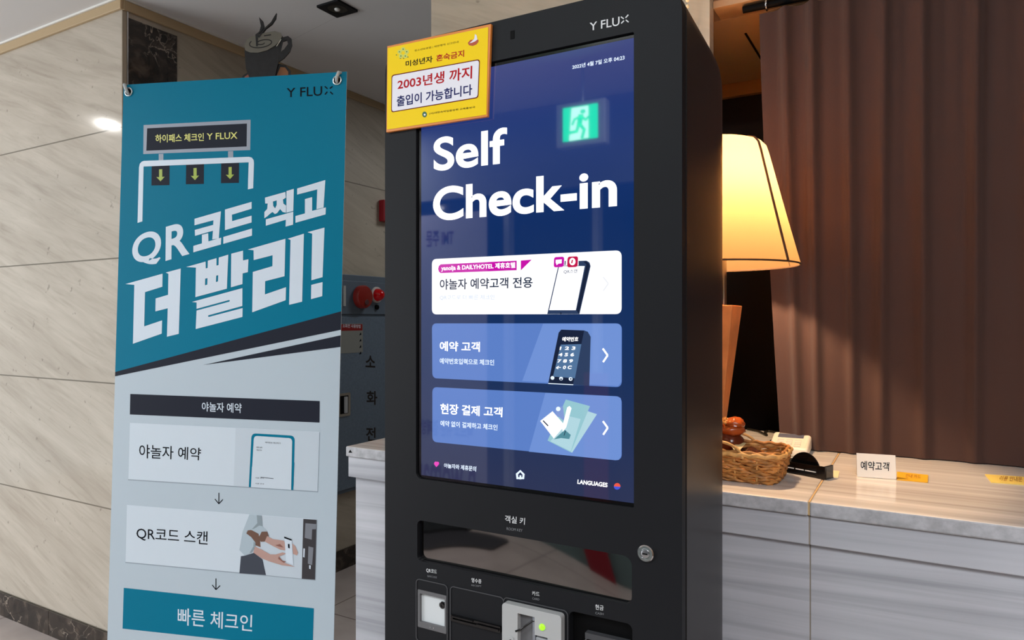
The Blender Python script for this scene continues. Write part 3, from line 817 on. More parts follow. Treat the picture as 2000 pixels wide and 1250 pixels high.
# toll-gate drawing
pr.poly(ZA((332, 133), (1467, 76), (1463, 398), (328, 441)), M_bf, 2)
pr.poly(ZA((370, 168), (1428, 117), (1425, 360), (362, 405)), M_char, 3)
pr.text('하이패스 체크인', ZA((458, 234), (972, 218), (972, 302), (458, 322)), M_yt, 4, bold=0.016)
pr.text('Y FLUX', ZA((1003, 222), (1328, 207), (1328, 278), (1003, 290)), M_yt, 4, bold=0.012)
pr.poly(ZA((492, 440), (542, 438), (542, 505), (492, 508)), M_bf, 2); pr.poly(ZA((1228, 411), (1282, 409), (1282, 482), (1228, 484)), M_bf, 2)
pr.poly(ZA((268, 1170), (284, 580), (292, 545), (310, 523), (335, 513), (1448, 470), (1480, 478), (1500, 505), (1503, 540), (1495, 803), (1438, 816), (1447, 528), (332, 573), (320, 1155)), M_bw, 3)
for dx, dy in ((0, 0), (365, -13), (737, -24)):
    pr.poly([(x + dx / 5.4333, y + dy / 5.4333) for x, y in ZA((418, 563), (608, 559), (606, 770), (415, 774))], M_char, 2)
    pr.poly([(x + dx / 5.4333, y + dy / 5.4333) for x, y in ZA((497, 603), (530, 601), (530, 684), (556, 681), (512, 730), (468, 684), (497, 687))], M_lime, 3)
# heading
pr.text('Q', ZB_((135, 566), (397, 490), (397, 802), (135, 880)), M_bw, 3, bold=0.026, res=10)
pr.text('R', ZB_((440, 480), (652, 418), (655, 726), (437, 790)), M_bw, 3, bold=0.026, res=10)
for P_ in ([(700, 407), (940, 338), (921, 586), (862, 594), (868, 515), (705, 562), (703, 508), (870, 462), (872, 420), (700, 466)],
           [(690, 653), (768, 630), (768, 552), (825, 538), (827, 612), (943, 578), (940, 640), (690, 711)],
           [(977, 323), (1219, 253), (1219, 315), (1040, 370), (1042, 428), (1219, 378), (1219, 440), (977, 510)],
           [(962, 572), (1222, 495), (1222, 560), (962, 634)],
           [(1535, 155), (1602, 135), (1597, 335), (1535, 352)],
           [(1348, 412), (1597, 342), (1595, 460), (1527, 478), (1530, 415), (1348, 470)],
           [(1632, 132), (1888, 55), (1872, 305), (1808, 320), (1815, 140), (1632, 187)],
           [(1617, 382), (1703, 358), (1703, 228), (1768, 210), (1768, 335), (1893, 303), (1890, 367), (1617, 443)]):
    pr.poly(ZB_(*P_), M_bw, 3)
pr.poly(ZB_((1340, 215), (1525, 163), (1530, 215), (1503, 232), (1508, 270), (1532, 287), (1530, 352), (1500, 345), (1478, 318), (1450, 355), (1430, 363), (1408, 345), (1385, 362), (1360, 385), (1335, 402), (1335, 345), (1360, 318), (1365, 268), (1342, 268)),
        M_bw, 3, [ZB_((1412, 250), (1447, 240), (1447, 280), (1432, 312), (1415, 290))])
for P_ in ([(70, 555), (392, 465), (390, 578), (240, 625), (233, 922), (388, 870), (385, 985), (135, 1073), (147, 562)],
           [(420, 455), (550, 420), (533, 987), (430, 1012), (437, 765), (330, 792), (332, 680), (440, 648), (443, 466)],
           [(988, 292), (1090, 265), (1090, 350), (1137, 340), (1132, 452), (1087, 462), (1085, 555), (985, 583)],
           [(647, 710), (1085, 590), (1084, 745), (790, 826), (786, 836), (795, 840), (1087, 763), (1085, 840), (680, 945), (687, 785), (970, 708), (977, 700), (970, 693), (687, 770), (687, 715)],
           [(1132, 255), (1458, 162), (1450, 487), (1282, 530), (1280, 645), (1463, 582), (1460, 695), (1170, 800), (1175, 450), (1345, 400), (1347, 305), (1183, 347), (1182, 262)],
           [(1478, 162), (1618, 118), (1603, 708), (1490, 735), (1502, 172)],
           [(1650, 105), (1797, 65), (1780, 495), (1683, 522), (1690, 118)],
           [(1682, 562), (1780, 538), (1777, 660), (1680, 686)]):
    pr.poly(ZCc(*P_), M_bw, 3)
pr.poly(ZCc((597, 407), (765, 360), (767, 420), (783, 415), (785, 352), (860, 330), (860, 395), (878, 390), (880, 325), (962, 300), (950, 595), (677, 668), (682, 412)), M_bw, 3,
        [ZCc((762, 508), (782, 503), (780, 560), (760, 566)), ZCc((857, 482), (875, 478), (873, 532), (855, 538))])
# logo
pr.text('Y FLU', [(560.3, 172.8), (629.6, 168.6), (629.6, 187), (560.3, 190.6)], M_inkb, 3, bold=0.006)
ZX = zoomed(600, 120, 11.11)
for P_ in (((385, 545), (447, 597)), ((555, 545), (495, 592)), ((390, 722), (440, 660)), ((562, 717), (503, 663))): pr.stroke(ZX(*P_), 2.3, M_inkb, 3)
# steps below
pr.poly(Z3((135, 72), (1042, 106), (1041, 209), (133, 170)), M_char, 2)
pr.text('야놀자 예약', Z3((478, 110), (668, 117), (668, 164), (478, 155)), M_bw, 3, bold=0.01)
M_cs = mat('banner_card_edge', (150, 163, 174), 0.35)
pr.poly(Z3((132, 213), (1043, 256), (1034, 543), (124, 485)), M_cs, 1); pr.poly(Z3((133, 210), (1040, 253), (1031, 538), (125, 480)), M_cardw, 2)
pr.text('야놀자 예약', Z3((178, 312), (475, 330), (472, 390), (178, 379)), M_inkb, 3, bold=0.006)
pr.poly(Z3((640, 236), (1036, 254), (1028, 537), (630, 511)), M_gsh, 3)
pr.round(Z3((716, 260), (923, 272), (917, 533), (703, 517)), 0.012, M_teal, 4)
pr.poly(Z3((709, 400), (921.5, 400), (916, 532), (703, 517)), M_teal, 5)
pr.round(Z3((728, 272), (911, 284), (906, 531), (714, 517)), 0.009, M_cardw, 6); pr.poly(Z3((718.5, 420), (908.5, 420), (906, 531), (714, 518)), M_cardw, 7)
pr.text('예약정보 확인하기', Z3((782, 300), (856, 304), (855, 312), (782, 307)), M_inkb, 8)
pr.text('예약 내역', Z3((740, 323), (768, 325), (767, 333), (740, 331)), M_inkb, 8); pr.text('객실 안내', Z3((740, 336), (766, 338), (765, 345), (740, 343)), M_inkb, 8)
for y in (470, 497): pr.text('이용 안내', Z3((736, y), (776, y + 2), (775, y + 8), (735, y + 6)), M_inkb, 8)
pr.stroke(Z3((760, 470), (822, 477)), 1.0, M_inkb, 8)
for P_ in ([(559, 545), (559, 597)], [(540, 575), (559, 598), (578, 577)], [(545, 955), (545, 1007)], [(527, 986), (545, 1009), (565, 989)]): pr.stroke(Z3(*P_), 1.7, M_inkb, 2)
pr.poly(Z3((117, 606), (1030, 675), (1021, 965), (111, 881)), M_cs, 1); pr.poly(Z3((118, 603), (1027, 672), (1018, 960), (112, 876)), M_cardw, 2)
pr.text('QR코드 스캔', Z3((165, 706), (507, 730), (505, 799), (165, 771)), M_inkb, 3, bold=0.006)
pr.poly(ZH((600, 143), (1275, 192), (1250, 1165), (670, 1110), (560, 600)), M_gsh, 3)
pr.poly(ZH((260, 800), (330, 790), (470, 745), (612, 850), (668, 1106), (235, 1078)), M_skirt, 4)
pr.poly(ZH((350, 430), (380, 365), (540, 400), (575, 560), (580, 655), (500, 625), (430, 490)), M_brn, 4)
pr.poly(ZH((400, 118), (600, 140), (612, 312), (690, 392), (560, 440), (430, 372), (370, 380), (345, 430), (430, 490), (498, 580), (500, 645), (440, 740), (325, 790), (235, 700), (290, 400)), M_shirt, 5)
pr.poly(ZH((520, 130), (600, 140), (612, 312), (560, 300), (480, 350), (440, 360), (530, 260)), M_shirt2, 6)
pr.poly(ZH((470, 560), (500, 590), (500, 645), (440, 740), (400, 750), (465, 640)), M_shirt2, 6)
pr.poly(ZH((548, 500), (600, 400), (690, 398), (716, 470), (650, 562), (585, 565)), M_brn, 6)
pr.poly(ZH((690, 470), (780, 520), (960, 545), (985, 600), (985, 705), (900, 692), (780, 632), (650, 560)), M_skin, 7)
pr.poly(ZH((490, 640), (600, 690), (740, 770), (830, 770), (940, 735), (1005, 755), (890, 802), (870, 840), (960, 900), (1142, 972), (930, 946), (720, 882), (600, 832), (465, 740)), M_skin, 7)
pr.poly(ZH((820, 620), (900, 600), (960, 660), (880, 640)), M_skd, 8); pr.poly(ZH((880, 800), (940, 870), (1000, 885), (960, 905), (870, 840)), M_skd, 8)
pr.poly(ZH((1098, 590), (1150, 640), (1192, 745), (1170, 785), (1110, 762)), M_skin, 7)
pr.poly(ZH((972, 495), (1088, 540), (1116, 942), (998, 892)), M_bw, 8); pr.poly(ZH((968, 478), (1092, 524), (1086, 546), (968, 505)), M_inkb, 9); pr.poly(ZH((1028, 598), (1056, 600), (1059, 672), (1032, 664)), M_inkb, 9)
pr.poly(ZH((1275, 193), (1490, 208), (1465, 1182), (1250, 1166)), M_kp, 4); pr.poly(ZH((1310, 262), (1487, 278), (1482, 360), (1420, 362), (1412, 530), (1298, 500)), M_kg, 5)
pr.poly(ZH((1360, 640), (1440, 660), (1420, 945), (1350, 920)), M_kg, 5); pr.poly(ZH((1278, 672), (1302, 675), (1296, 820), (1272, 812)), M_bw, 5); pr.poly(ZH((1370, 945), (1398, 950), (1394, 1012), (1372, 1002)), M_bw, 5)
pr.poly(Z3((104, 1000), (1014, 1098), (1008, 1293), (98, 1195)), M_teal, 2)
pr.text('빠른 체크인', Z3((363, 1094), (721, 1130), (718, 1210), (362, 1176)), M_bw, 3, bold=0.006)
mb.build('printed_sheet', banner, weld=False)

M_grom = mat('grommet_steel', (220, 222, 222), 0.2, 1.0)
hk = []
for k, (px, dx) in enumerate((((252.5, 180), -0.006), ((659.5, 157.5), 0.004))):
    gx, gzz = BS.at(px)
    b = MB(); ring = []
    for i in range(25):
        a = 2 * math.pi * i / 24; ring.append((gx + 0.0098 * math.cos(a), -0.0022, gzz + 0.0098 * math.sin(a)))
    b.tube(ring, 0.0020, M_grom, 8, cap=False); b.plate([(gx + 0.0085 * math.cos(i * math.pi / 10), gzz + 0.0085 * math.sin(i * math.pi / 10)) for i in range(20)], -0.0019, -0.0016, M_dark)
    b.build('grommet', banner, smooth=60)
    b = MB(); s = -1 if k == 0 else 1
    b.tube([(gx + dx * 2.2, 0.012, gzz + 0.012), (gx + dx * 1.8, 0.002, gzz + 0.0185), (gx + dx * 1.4, -0.007, gzz + 0.0165), (gx + dx * 0.5, -0.0085, gzz + 0.006), (gx, -0.006, gzz - 0.003), (gx, -0.0022, gzz - 0.005)],
           [0.004, 0.004, 0.0042, 0.004, 0.0036, 0.003], mat('hook_plastic', (178, 184, 184), 0.3), 10)
    b.build('corner_hook', banner, smooth=60); hk.append((gx + dx * 2.2, gzz + 0.012))
# crossed stand behind the sheet
M_pole = mat('stand_pole_grey', (70, 72, 76), 0.35, 0.6)
hubz = 0.86
b = MB(); b.lathe([(0.022, -0.02), (0.026, 0), (0.022, 0.02)], M_pole, (0, 0.05, hubz), 16, 'y'); b.build('stand_hub', banner, smooth=40)
for gx, gzz in hk:
    b = MB(); b.tube([(0, 0.05, hubz), (gx * 0.6, 0.035, hubz + (gzz - hubz) * 0.6), (gx, 0.012, gzz)], [0.006, 0.005, 0.004], M_pole, 8); b.build('stand_arm', banner, smooth=60)
for gx in (-0.27, 0.27):
    b = MB(); b.tube([(0, 0.05, hubz), (gx, 0.012, HB - BH + 0.03), (gx, -0.002, HB - BH + 0.012)], [0.006, 0.005, 0.004], M_pole, 8); b.build('stand_arm', banner, smooth=60)
for lx, ly in ((-0.28, -0.02), (0.28, -0.02), (0.0, 0.22)):
    b = MB(); b.tube([(0, 0.05, hubz), (lx * 0.6, 0.05 + (ly - 0.05) * 0.6, hubz * 0.4), (lx, ly + 0.0, 0.012)], [0.007, 0.007, 0.009], M_pole, 8); b.build('stand_leg', banner, smooth=60)

# ------------------------------------------------------------------ cut-out coffee cup board behind the banner
CM = Matrix.Translation(EYE + ray((520, 625)) * 2.42 + Vector((0, 0, -1.35))) @ Matrix.Rotation(math.radians(36), 4, 'Z')
CS = Surf(CM)
cup = empty('coffee_cup_board', 'dark cut-out board of a steaming coffee cup behind the teal banner', 'signboard', CM)
M_cb = mat('board_black', (30, 29, 31), 0.55, vary=0.35, bscale=60); M_cg = mat('board_coffee', (116, 113, 102), 0.5); M_cl = mat('board_line', (14, 13, 14), 0.5); M_ch1 = mat('board_hand_brown', (150, 98, 58), 0.55); M_ch2 = mat('board_hand_pink', (160, 92, 74), 0.55)


def board(name, pts, m, y0=0.0, y1=0.008, holes=()):
    mb = MB(); mb.plate([CS.at(p) for p in pts], y0, y1, m, [[CS.at(p) for p in h] for h in holes]); return mb.build(name, cup)


board('cup_body', Z1((912, 300), (914, 335), (922, 440), (940, 488), (958, 545), (1098, 545), (1118, 450), (1130, 395), (1145, 260), (1157, 232), (1100, 202), (960, 235)), M_cb)
board('coffee_surface', Z1((914, 300), (925, 260), (960, 236), (1010, 221), (1060, 209), (1110, 203), (1145, 213), (1156, 232), (1145, 260), (1110, 295), (1060, 325), (1000, 341), (950, 339), (920, 325)), M_cg, -0.003, -0.0002)
q = Print(CS, base=-0.0032)
sw = []
for i in range(60):
    t = i / 59; a = t * 3.2 * math.pi; r = 8 + 62 * t
    sw.append((1030 + r * 1.25 * math.cos(a), 278 + r * 0.5 * math.sin(a) - 0.18 * r * math.cos(a)))
q.stroke(Z1(*sw), 1.9, M_cl, 1); q.stroke(Z1((1040, 232), (1085, 226)), 2.2, M_cl, 1); q.stroke(Z1((1120, 300), (1150, 255)), 1.3, mat('board_glint', (220, 215, 200), 0.5), 1)
q.mb.build('swirl_lines', cup, weld=False)
board('cup_handle', Z1((1146, 262), (1156, 240), (1192, 230), (1214, 248), (1218, 290), (1203, 332), (1168, 372), (1132, 397), (1134, 350)), M_cb, 0.0005, 0.0075, [Z1((1142, 335), (1168, 315), (1192, 282), (1186, 256), (1158, 266))])
board('steam', Z1((985, 225), (1010, 205), (1020, 170), (1008, 112), (1034, 140), (1041, 170), (1030, 195), (1005, 225), (1000, 250), (1000, 300), (990, 300)), M_cb, -0.004, 0.006)
board('steam', Z1((1000, 240), (1040, 186), (1085, 145), (1105, 110), (1121, 86), (1116, 120), (1092, 156), (1052, 186), (1008, 245)), M_cb, -0.0045, 0.0055)
board('hand', Z1((875, 515), (900, 478), (935, 455), (962, 500), (962, 560), (870, 560)), M_cl, 0.009, 0.014); board('hand', Z1((1098, 560), (1110, 470), (1128, 403), (1175, 413), (1205, 448), (1209, 560)), M_cl, 0.009, 0.014)
for mt_, P_ in ((M_ch2, [(892, 515), (912, 485), (936, 470), (958, 502), (958, 550), (890, 550)]), (M_ch1, [(1104, 550), (1116, 480), (1140, 425), (1170, 428), (1190, 455), (1194, 550)])):
    q = Print(CS, base=0.0088); q.poly(Z1(*P_), mt_, 1); q.mb.build('palm', cup, weld=False)
cx_, cz_ = CS.at(Z1((1030, 555))[0]); 
b = MB(); b.plate([(cx_ - 0.07, cz_ + 0.004), (cx_ + 0.07, cz_ + 0.004), (cx_ + 0.10, cz_ - 0.55), (cx_ - 0.10, cz_ - 0.55)], 0.0095, 0.0135, M_cb); b.build('lower_board', cup)
b = MB(); b.tube([(cx_, 0.022, 0.012), (cx_, 0.022, cz_ - 0.05)], 0.008, M_pole, 10); b.build('pole', cup, smooth=60)
b = MB(); b.lathe([(0.14, 0.0), (0.14, 0.008), (0.03, 0.014), (0.008, 0.02)], M_pole, (cx_, 0.022, 0), 28); b.build('base', cup, smooth=40)

# ------------------------------------------------------------------ fire hydrant cabinet on the alcove wall
XW = -2.716
FM = Matrix.Translation(Vector((XW, 2.95, 0.41))) @ Matrix.Rotation(math.pi / 2, 4, 'Z')     # local x runs deeper into the alcove, local y into the wall
FS0 = Surf(FM @ Matrix.Translation(Vector((0, -0.03, 0))))
fire = empty('fire_hydrant_cabinet', 'dark blue grey steel fire hydrant cabinet on the alcove wall', 'cabinet', FM)
M_nav = mat('cabinet_navy', (112, 128, 144), 0.4, bump=0.15, bscale=120, vary=0.12)
M_nav2 = mat('cabinet_navy_upper', (102, 116, 130), 0.4)
ft = FS0.at((710, 538))[1]; fm1 = FS0.at((710, 550))[1]; fb = FS0.at((680, 962))[1]; fmid = FS0.at((710, 618))[1]
bx('cabinet_frame', -0.55, 0.45, -0.022, -0.0005, fb, ft, M_nav2, fire, bevel=0.003)
bx('alarm_panel', -0.53, 0.43, -0.030, -0.0222, fmid + 0.012, fm1, M_nav2, fire, bevel=0.002)
dr = bx('cabinet_door', -0.53, 0.43, -0.030, -0.0222, fb + 0.02, fmid - 0.004, M_nav, fire, bevel=0.002)
c = FS0.at((703, 580)); c2 = FS0.at((735, 576))
M_bell = mat('bell_red', (150, 36, 28), 0.35); M_lens = mat('alarm_lens_red', (190, 10, 16), 0.12, emit=(150, 0, 8), estr=0.12)
rb = 0.064
b = MB(); b.lathe([(rb * 0.85, -0.030), (rb, -0.038), (rb, -0.062), (rb * 0.9, -0.072), (rb * 0.4, -0.078), (0.002, -0.079)], M_bell, (c[0], 0, c[1]), 36, 'y'); bell = b.build('alarm_bell', fire, smooth=40); bell['label'] = 'round red alarm bell'
b = MB(); b.lathe([(0.016, -0.0775), (0.014, -0.081), (0.002, -0.0815)], mat('bell_badge', (96, 60, 62), 0.4), (c[0] + 0.004, 0, c[1] - 0.030), 16, 'y'); b.build('badge', bell)
b = MB(); b.lathe([(0.046, -0.030), (0.046, -0.036), (0.036, -0.039)], mat('lamp_ring_white', (210, 205, 200), 0.4), (c2[0], 0, c2[1]), 32, 'y'); ring_o = b.build('lamp_ring', fire, smooth=40)
b = MB(); b.lathe([(0.036, -0.038), (0.034, -0.052), (0.024, -0.072), (0.010, -0.082), (0.001, -0.084)], M_lens, (c2[0], 0, c2[1]), 32, 'y'); al = b.build('alarm_lamp', fire, smooth=60); al['label'] = 'glowing red alarm lamp'
c3 = FS0.at((735, 600)); b = MB(); b.lathe([(0.014, -0.030), (0.014, -0.040), (0.006, -0.042), (0.0005, -0.042)], M_dark, (c3[0], 0, c3[1]), 16, 'y'); b.build('push_button', fire)
c4 = FS0.at((673, 578)); b = MB(); b.box(c4[0] - 0.010, c4[0] + 0.004, -0.036, -0.030, c4[1] - 0.055, c4[1] + 0.055, mat('strip_white', (190, 192, 190), 0.4)); b.build('white_plate', fire)
# handle, sticker, characters
h1_ = FS0.at((669, 768)); h2_ = FS0.at((678, 812))
b = MB(); b.plate(rrect(h1_[0] - 0.035, h2_[1], h2_[0] + 0.022, h1_[1], 0.008), -0.034, -0.0302, M_chrome, [rrect(h1_[0] - 0.022, h2_[1] + 0.014, h2_[0] + 0.006, h1_[1] - 0.014, 0.004)])
b.box(h1_[0] - 0.022, h2_[0] + 0.006, -0.0318, -0.0303, h2_[1] + 0.014, h1_[1] - 0.014, M_dark); b.box(h1_[0] + 0.01, h1_[0] + 0.028, -0.042, -0.0318, h2_[1] + 0.018, h1_[1] - 0.02, mat('handle_bar_steel', (214, 216, 218), 0.3, 0.3))
b.build('door_handle', dr)
ST = Surf(FM @ Matrix.Translation(Vector((0, -0.0308, 0))))
q = Print(ST, base=-0.0312, step=0.0003)
st = MB()
s_tl = ST.at((708.5, 632)); s_br = ST.at((709, 688))
q.mb.plate([(s_tl[0] - 0.26, s_br[1]), (s_tl[0], s_br[1]), (s_tl[0], s_tl[1]), (s_tl[0] - 0.26, s_tl[1])], -0.0312, -0.0302, mat('sticker_grey', (150, 152, 146), 0.5))
q.mb.tri2([(s_tl[0] - 0.258, s_tl[1] - 0.038), (s_tl[0] - 0.003, s_tl[1] - 0.038), (s_tl[0] - 0.003, s_tl[1] - 0.003), (s_tl[0] - 0.258, s_tl[1] - 0.003)], q.y(1), mat('sticker_red', (150, 24, 26), 0.5))
q.text('소화전 사용방법', [(669, 632.5), (704, 634), (704, 641), (669, 640)], M_nw, 2, bold=0.02)
for i in range(4): q.mb.tri2([(s_tl[0] - 0.03, s_tl[1] - 0.065 - i * 0.035), (s_tl[0] - 0.012, s_tl[1] - 0.062 - i * 0.035), (s_tl[0] - 0.016, s_tl[1] - 0.048 - i * 0.035)], q.y(2), M_inkb)
sk = q.mb.build('instruction_sticker', fire, weld=False); sk['label'] = 'red headed grey instruction sticker'
M_hz = mat('raised_dark_letter', (34, 26, 24), 0.5)
for ch_, qd_ in (('소', [(714, 694), (733, 695), (733, 718), (714, 717)]), ('화', [(716, 763), (737, 764), (737, 791), (716, 790)]), ('전', [(715, 834), (734, 835), (734, 862), (715, 861)])):
    q = Print(ST, base=-0.0304, step=0.0003); q.text(ch_, qd_, M_hz, 1, bold=0.02); q.mb.build('door_letter', dr, weld=False)

# small red call point beyond the kiosk edge
p = on_x((749, 411), XW + 0.03)
b = MB(); b.box(p.x - 0.0295, p.x + 0.012, p.y - 0.008, p.y + 0.11, p.z - 0.062, p.z + 0.062, mat('call_point_red', (170, 20, 40), 0.4))
tag(b.build('fire_call_point', bevel=0.006), 'small red fire call point on the alcove wall, half hidden by the kiosk', 'alarm')

# ------------------------------------------------------------------ marble reception counter
XA = -1.0846; XE = 1.62; YF = 1.15; ZT = 1.075; SEAM = -0.147
counter = empty('reception_counter', 'long streaked grey marble reception counter behind the kiosk', 'counter', Vector((0.2, 1.5, 0)))
cm = Matrix.Translation(-counter.location)


def cpart(name, x0, x1, y0, y1, z0, z1, m, bevel=0.0, seg=2):
    o = bx(name, x0 - 0.2, x1 - 0.2, y0 - 1.5, y1 - 1.5, z0, z1, m, counter)
    if bevel:
        md = o.modifiers.new('bevel', 'BEVEL'); md.width = bevel; md.segments = seg; md.limit_method = 'ANGLE'
    return o


bM = MB(); bM.loft([[(x - 0.2, y - 1.5, z) for x, y in ((XA, YF), (SEAM - 0.0012, YF), (SEAM - 0.0012, 1.83), (-0.4005, 1.83), (-0.4005, 1.5625), (XA, 1.5625))] for z in (1.053, ZT)], M_top)
M_edge = mat('worn_slab_edge', (176, 176, 180), 0.55, vary=0.18, bscale=90, bump=0.3)
o1 = bM.build('countertop_slab', counter, bevel=0.0025, seg=2)
o2 = cpart('countertop_slab', SEAM + 0.0012, XE, YF, 1.83, 1.053, ZT, M_top, 0.0025, 2)
for o in (o1, o2):
    o.data.materials.append(M_edge)
    for p_ in o.data.polygons:
        if p_.normal.y < -0.5 or p_.normal.x < -0.5: p_.material_index = 1
cpart('slab_joint', SEAM - 0.0012, SEAM + 0.0012, YF + 0.002, 1.83, 1.054, ZT - 0.0008, mat('joint_sealant', (196, 164, 116), 0.5))
cpart('apron', XA + 0.002, SEAM - 0.001, YF + 0.006, 1.5625, 1.008, 1.0527, M_counter, 0.0015); cpart('apron', SEAM + 0.001, XE, YF + 0.006, 1.5625, 1.008, 1.0527, M_counter, 0.0015)
cpart('front_panel', XA + 0.015, SEAM - 0.001, YF + 0.016, 1.5620, 0.0, 1.0078, M_counter); cpart('front_panel', SEAM + 0.001, XE, YF + 0.016, 1.5620, 0.0, 1.0078, M_counter)
cpart('panel_joint', SEAM - 0.001, SEAM + 0.001, YF + 0.0175, 1.4, 0.0, 1.0078, mat('joint_dark', (150, 140, 126), 0.6)); cpart('apron_joint', SEAM - 0.001, SEAM + 0.001, YF + 0.0075, 1.4, 1.0085, 1.0526, MATS['joint_dark'])
tri = [on_y(p, YF - 0.0003) for p in ((684, 878), (688, 884.5), (680.5, 884))]
b = MB(); b.face([(p.x - 0.2, p.y - 1.5, p.z) for p in tri], M_dark); b.build('corner_mark', counter)

# ------------------------------------------------------------------ table lamp
LC = Vector((-0.350, 1.398, ZT))
lamp = empty('table_lamp', 'lit table lamp with a cream tapered shade on a wooden column', 'lamp', LC)
m = bpy.data.materials.new('lamp_shade_linen'); m.use_nodes = True; nt = m.node_tree
for nd in list(nt.nodes): nt.nodes.remove(nd)
out = nt.nodes.new('ShaderNodeOutputMaterial'); mixs = nt.nodes.new('ShaderNodeMixShader'); df = nt.nodes.new('ShaderNodeBsdfDiffuse'); tl_ = nt.nodes.new('ShaderNodeBsdfTranslucent')
df.inputs[0].default_value = lin((116, 92, 64)); tl_.inputs[0].default_value = lin((124, 95, 63)); mixs.inputs[0].default_value = 0.5
nt.links.new(df.outputs[0], mixs.inputs[1]); nt.links.new(tl_.outputs[0], mixs.inputs[2]); nt.links.new(mixs.outputs[0], out.inputs[0])
M_shade = m
prof = [(0.1545, 0.379), (0.156, 0.382), (0.128, 0.486), (0.101, 0.590), (0.096, 0.606), (0.088, 0.615), (0.077, 0.619), (0.05, 0.620), (0.02, 0.6205)]
b = MB(); b.lathe(prof, M_shade, n=64, cap=False); sh = b.build('lamp_shade', lamp, smooth=60); sh['label'] = 'glowing cream fabric shade with dark seams'
M_seam = mat('shade_seam', (70, 44, 20), 0.7)
for k in range(6):
    a = math.radians(k * 60 - 83.0); b = MB()
    b.tube([((r + 0.0012) * math.cos(a), (r + 0.0012) * math.sin(a), h) for r, h in prof[1:8]], 0.0024, M_seam, 6); b.build('seam', sh)
b = MB(); b.tube([(0.156 * math.cos(math.radians(i * 6)), 0.156 * math.sin(math.radians(i * 6)), 0.3805) for i in range(61)], 0.0017, M_seam, 6, cap=False); b.build('shade_rim', sh)
b = MB(); r0 = 0.012; r1 = 0.047
lo = []
for t in [k / 10 for k in range(11)]:
    r = r0 + (r1 - r0) * t; lo.append([(r * sx_ * 0.92, r * sy_ * 0.92, 0.012 + 0.291 * t) for sx_, sy_ in ((-1, -1), (1, -1), (1, 1), (-1, 1))])
M_wood = mat('lamp_wood', (212, 132, 74), 0.4, vary=0.25, bscale=18)
b.loft(lo, M_wood); b.build('column', lamp, bevel=0.0015)
b = MB(); b.box(-0.05, 0.05, -0.05, 0.05, 0.0, 0.012, M_wood); b.build('base', lamp, bevel=0.003)
b = MB(); b.box(-0.021, 0.021, -0.010, 0.010, 0.3031, 0.40, mat('brushed_nickel', (190, 180, 160), 0.28, 1.0)); b.build('neck', lamp, bevel=0.002)
b = MB(); b.lathe([(0.013, 0.40), (0.014, 0.43), (0.013, 0.44)], M_dark, n=20); b.build('bulb_holder', lamp)
b = MB(); b.lathe([(0.012, 0.441), (0.020, 0.465), (0.027, 0.49), (0.024, 0.512), (0.010, 0.527), (0.001, 0.529)], mat('bulb_glass', (255, 240, 210), 0.3, emit=(255, 200, 120), estr=6.0), n=24); b.build('bulb', lamp, smooth=60)
ld = bpy.data.lights.new('lamp_bulb_light', 'POINT'); ld.energy = 42.0; ld.color = (1.0, 0.68, 0.40); ld.shadow_soft_size = 0.03
lo_ = bpy.data.objects.new('lamp_bulb_light', ld); COL.objects.link(lo_); lo_.parent = lamp; lo_.location = (0, 0, 0.535)

# ------------------------------------------------------------------ wicker basket and what lies in it
bf = on_z((1513, 950), ZT); bxr = bf.x; byf = bf.y
BW, BD, BHh = 0.26, 0.108, 0.048
bk = empty('wicker_basket', 'low brown wicker basket of snacks on the counter beside the lamp', 'basket', Vector((bxr - BW / 2, byf + BD / 2, ZT)))
M_wick = mat('wicker', (176, 118, 58), 0.6, vary=0.45, bscale=70, bump=0.3); M_wickd = mat('wicker_light', (206, 156, 92), 0.6, vary=0.3, bscale=90)


def bring(z, off, wave=0.0, ph=0.0, n=120):
    g = 1 + 0.0; pts = []
    ex = 0.012 * (z / BHh); ey = 0.008 * (z / BHh); r = 0.022
    loop = rrect(-BW / 2 - ex, -BD / 2 - ey, BW / 2 + ex, BD / 2 + ey, r + ex, 8)
    # resample evenly
    L = []; tot = 0; P = [Vector(p) for p in loop] + [Vector(loop[0])]
    seg = [(P[i + 1] - P[i]).length for i in range(len(P) - 1)]; tot = sum(seg)
    for k in range(n):
        d = tot * k / n; i = 0
        while d > seg[i] and i < len(seg) - 1: d -= seg[i]; i += 1
        t = d / seg[i] if seg[i] else 0; p = P[i].lerp(P[i + 1], t); nn = (P[i + 1] - P[i]).normalized(); nrm = Vector((nn.y, -nn.x))
        p = p + nrm * (off + wave * math.sin(k * math.pi * 2 / 5 + ph)); pts.append((p.x, p.y, z + 0.0012 * math.sin(k * 1.7 + z * 900)))
    return pts + [pts[0]]


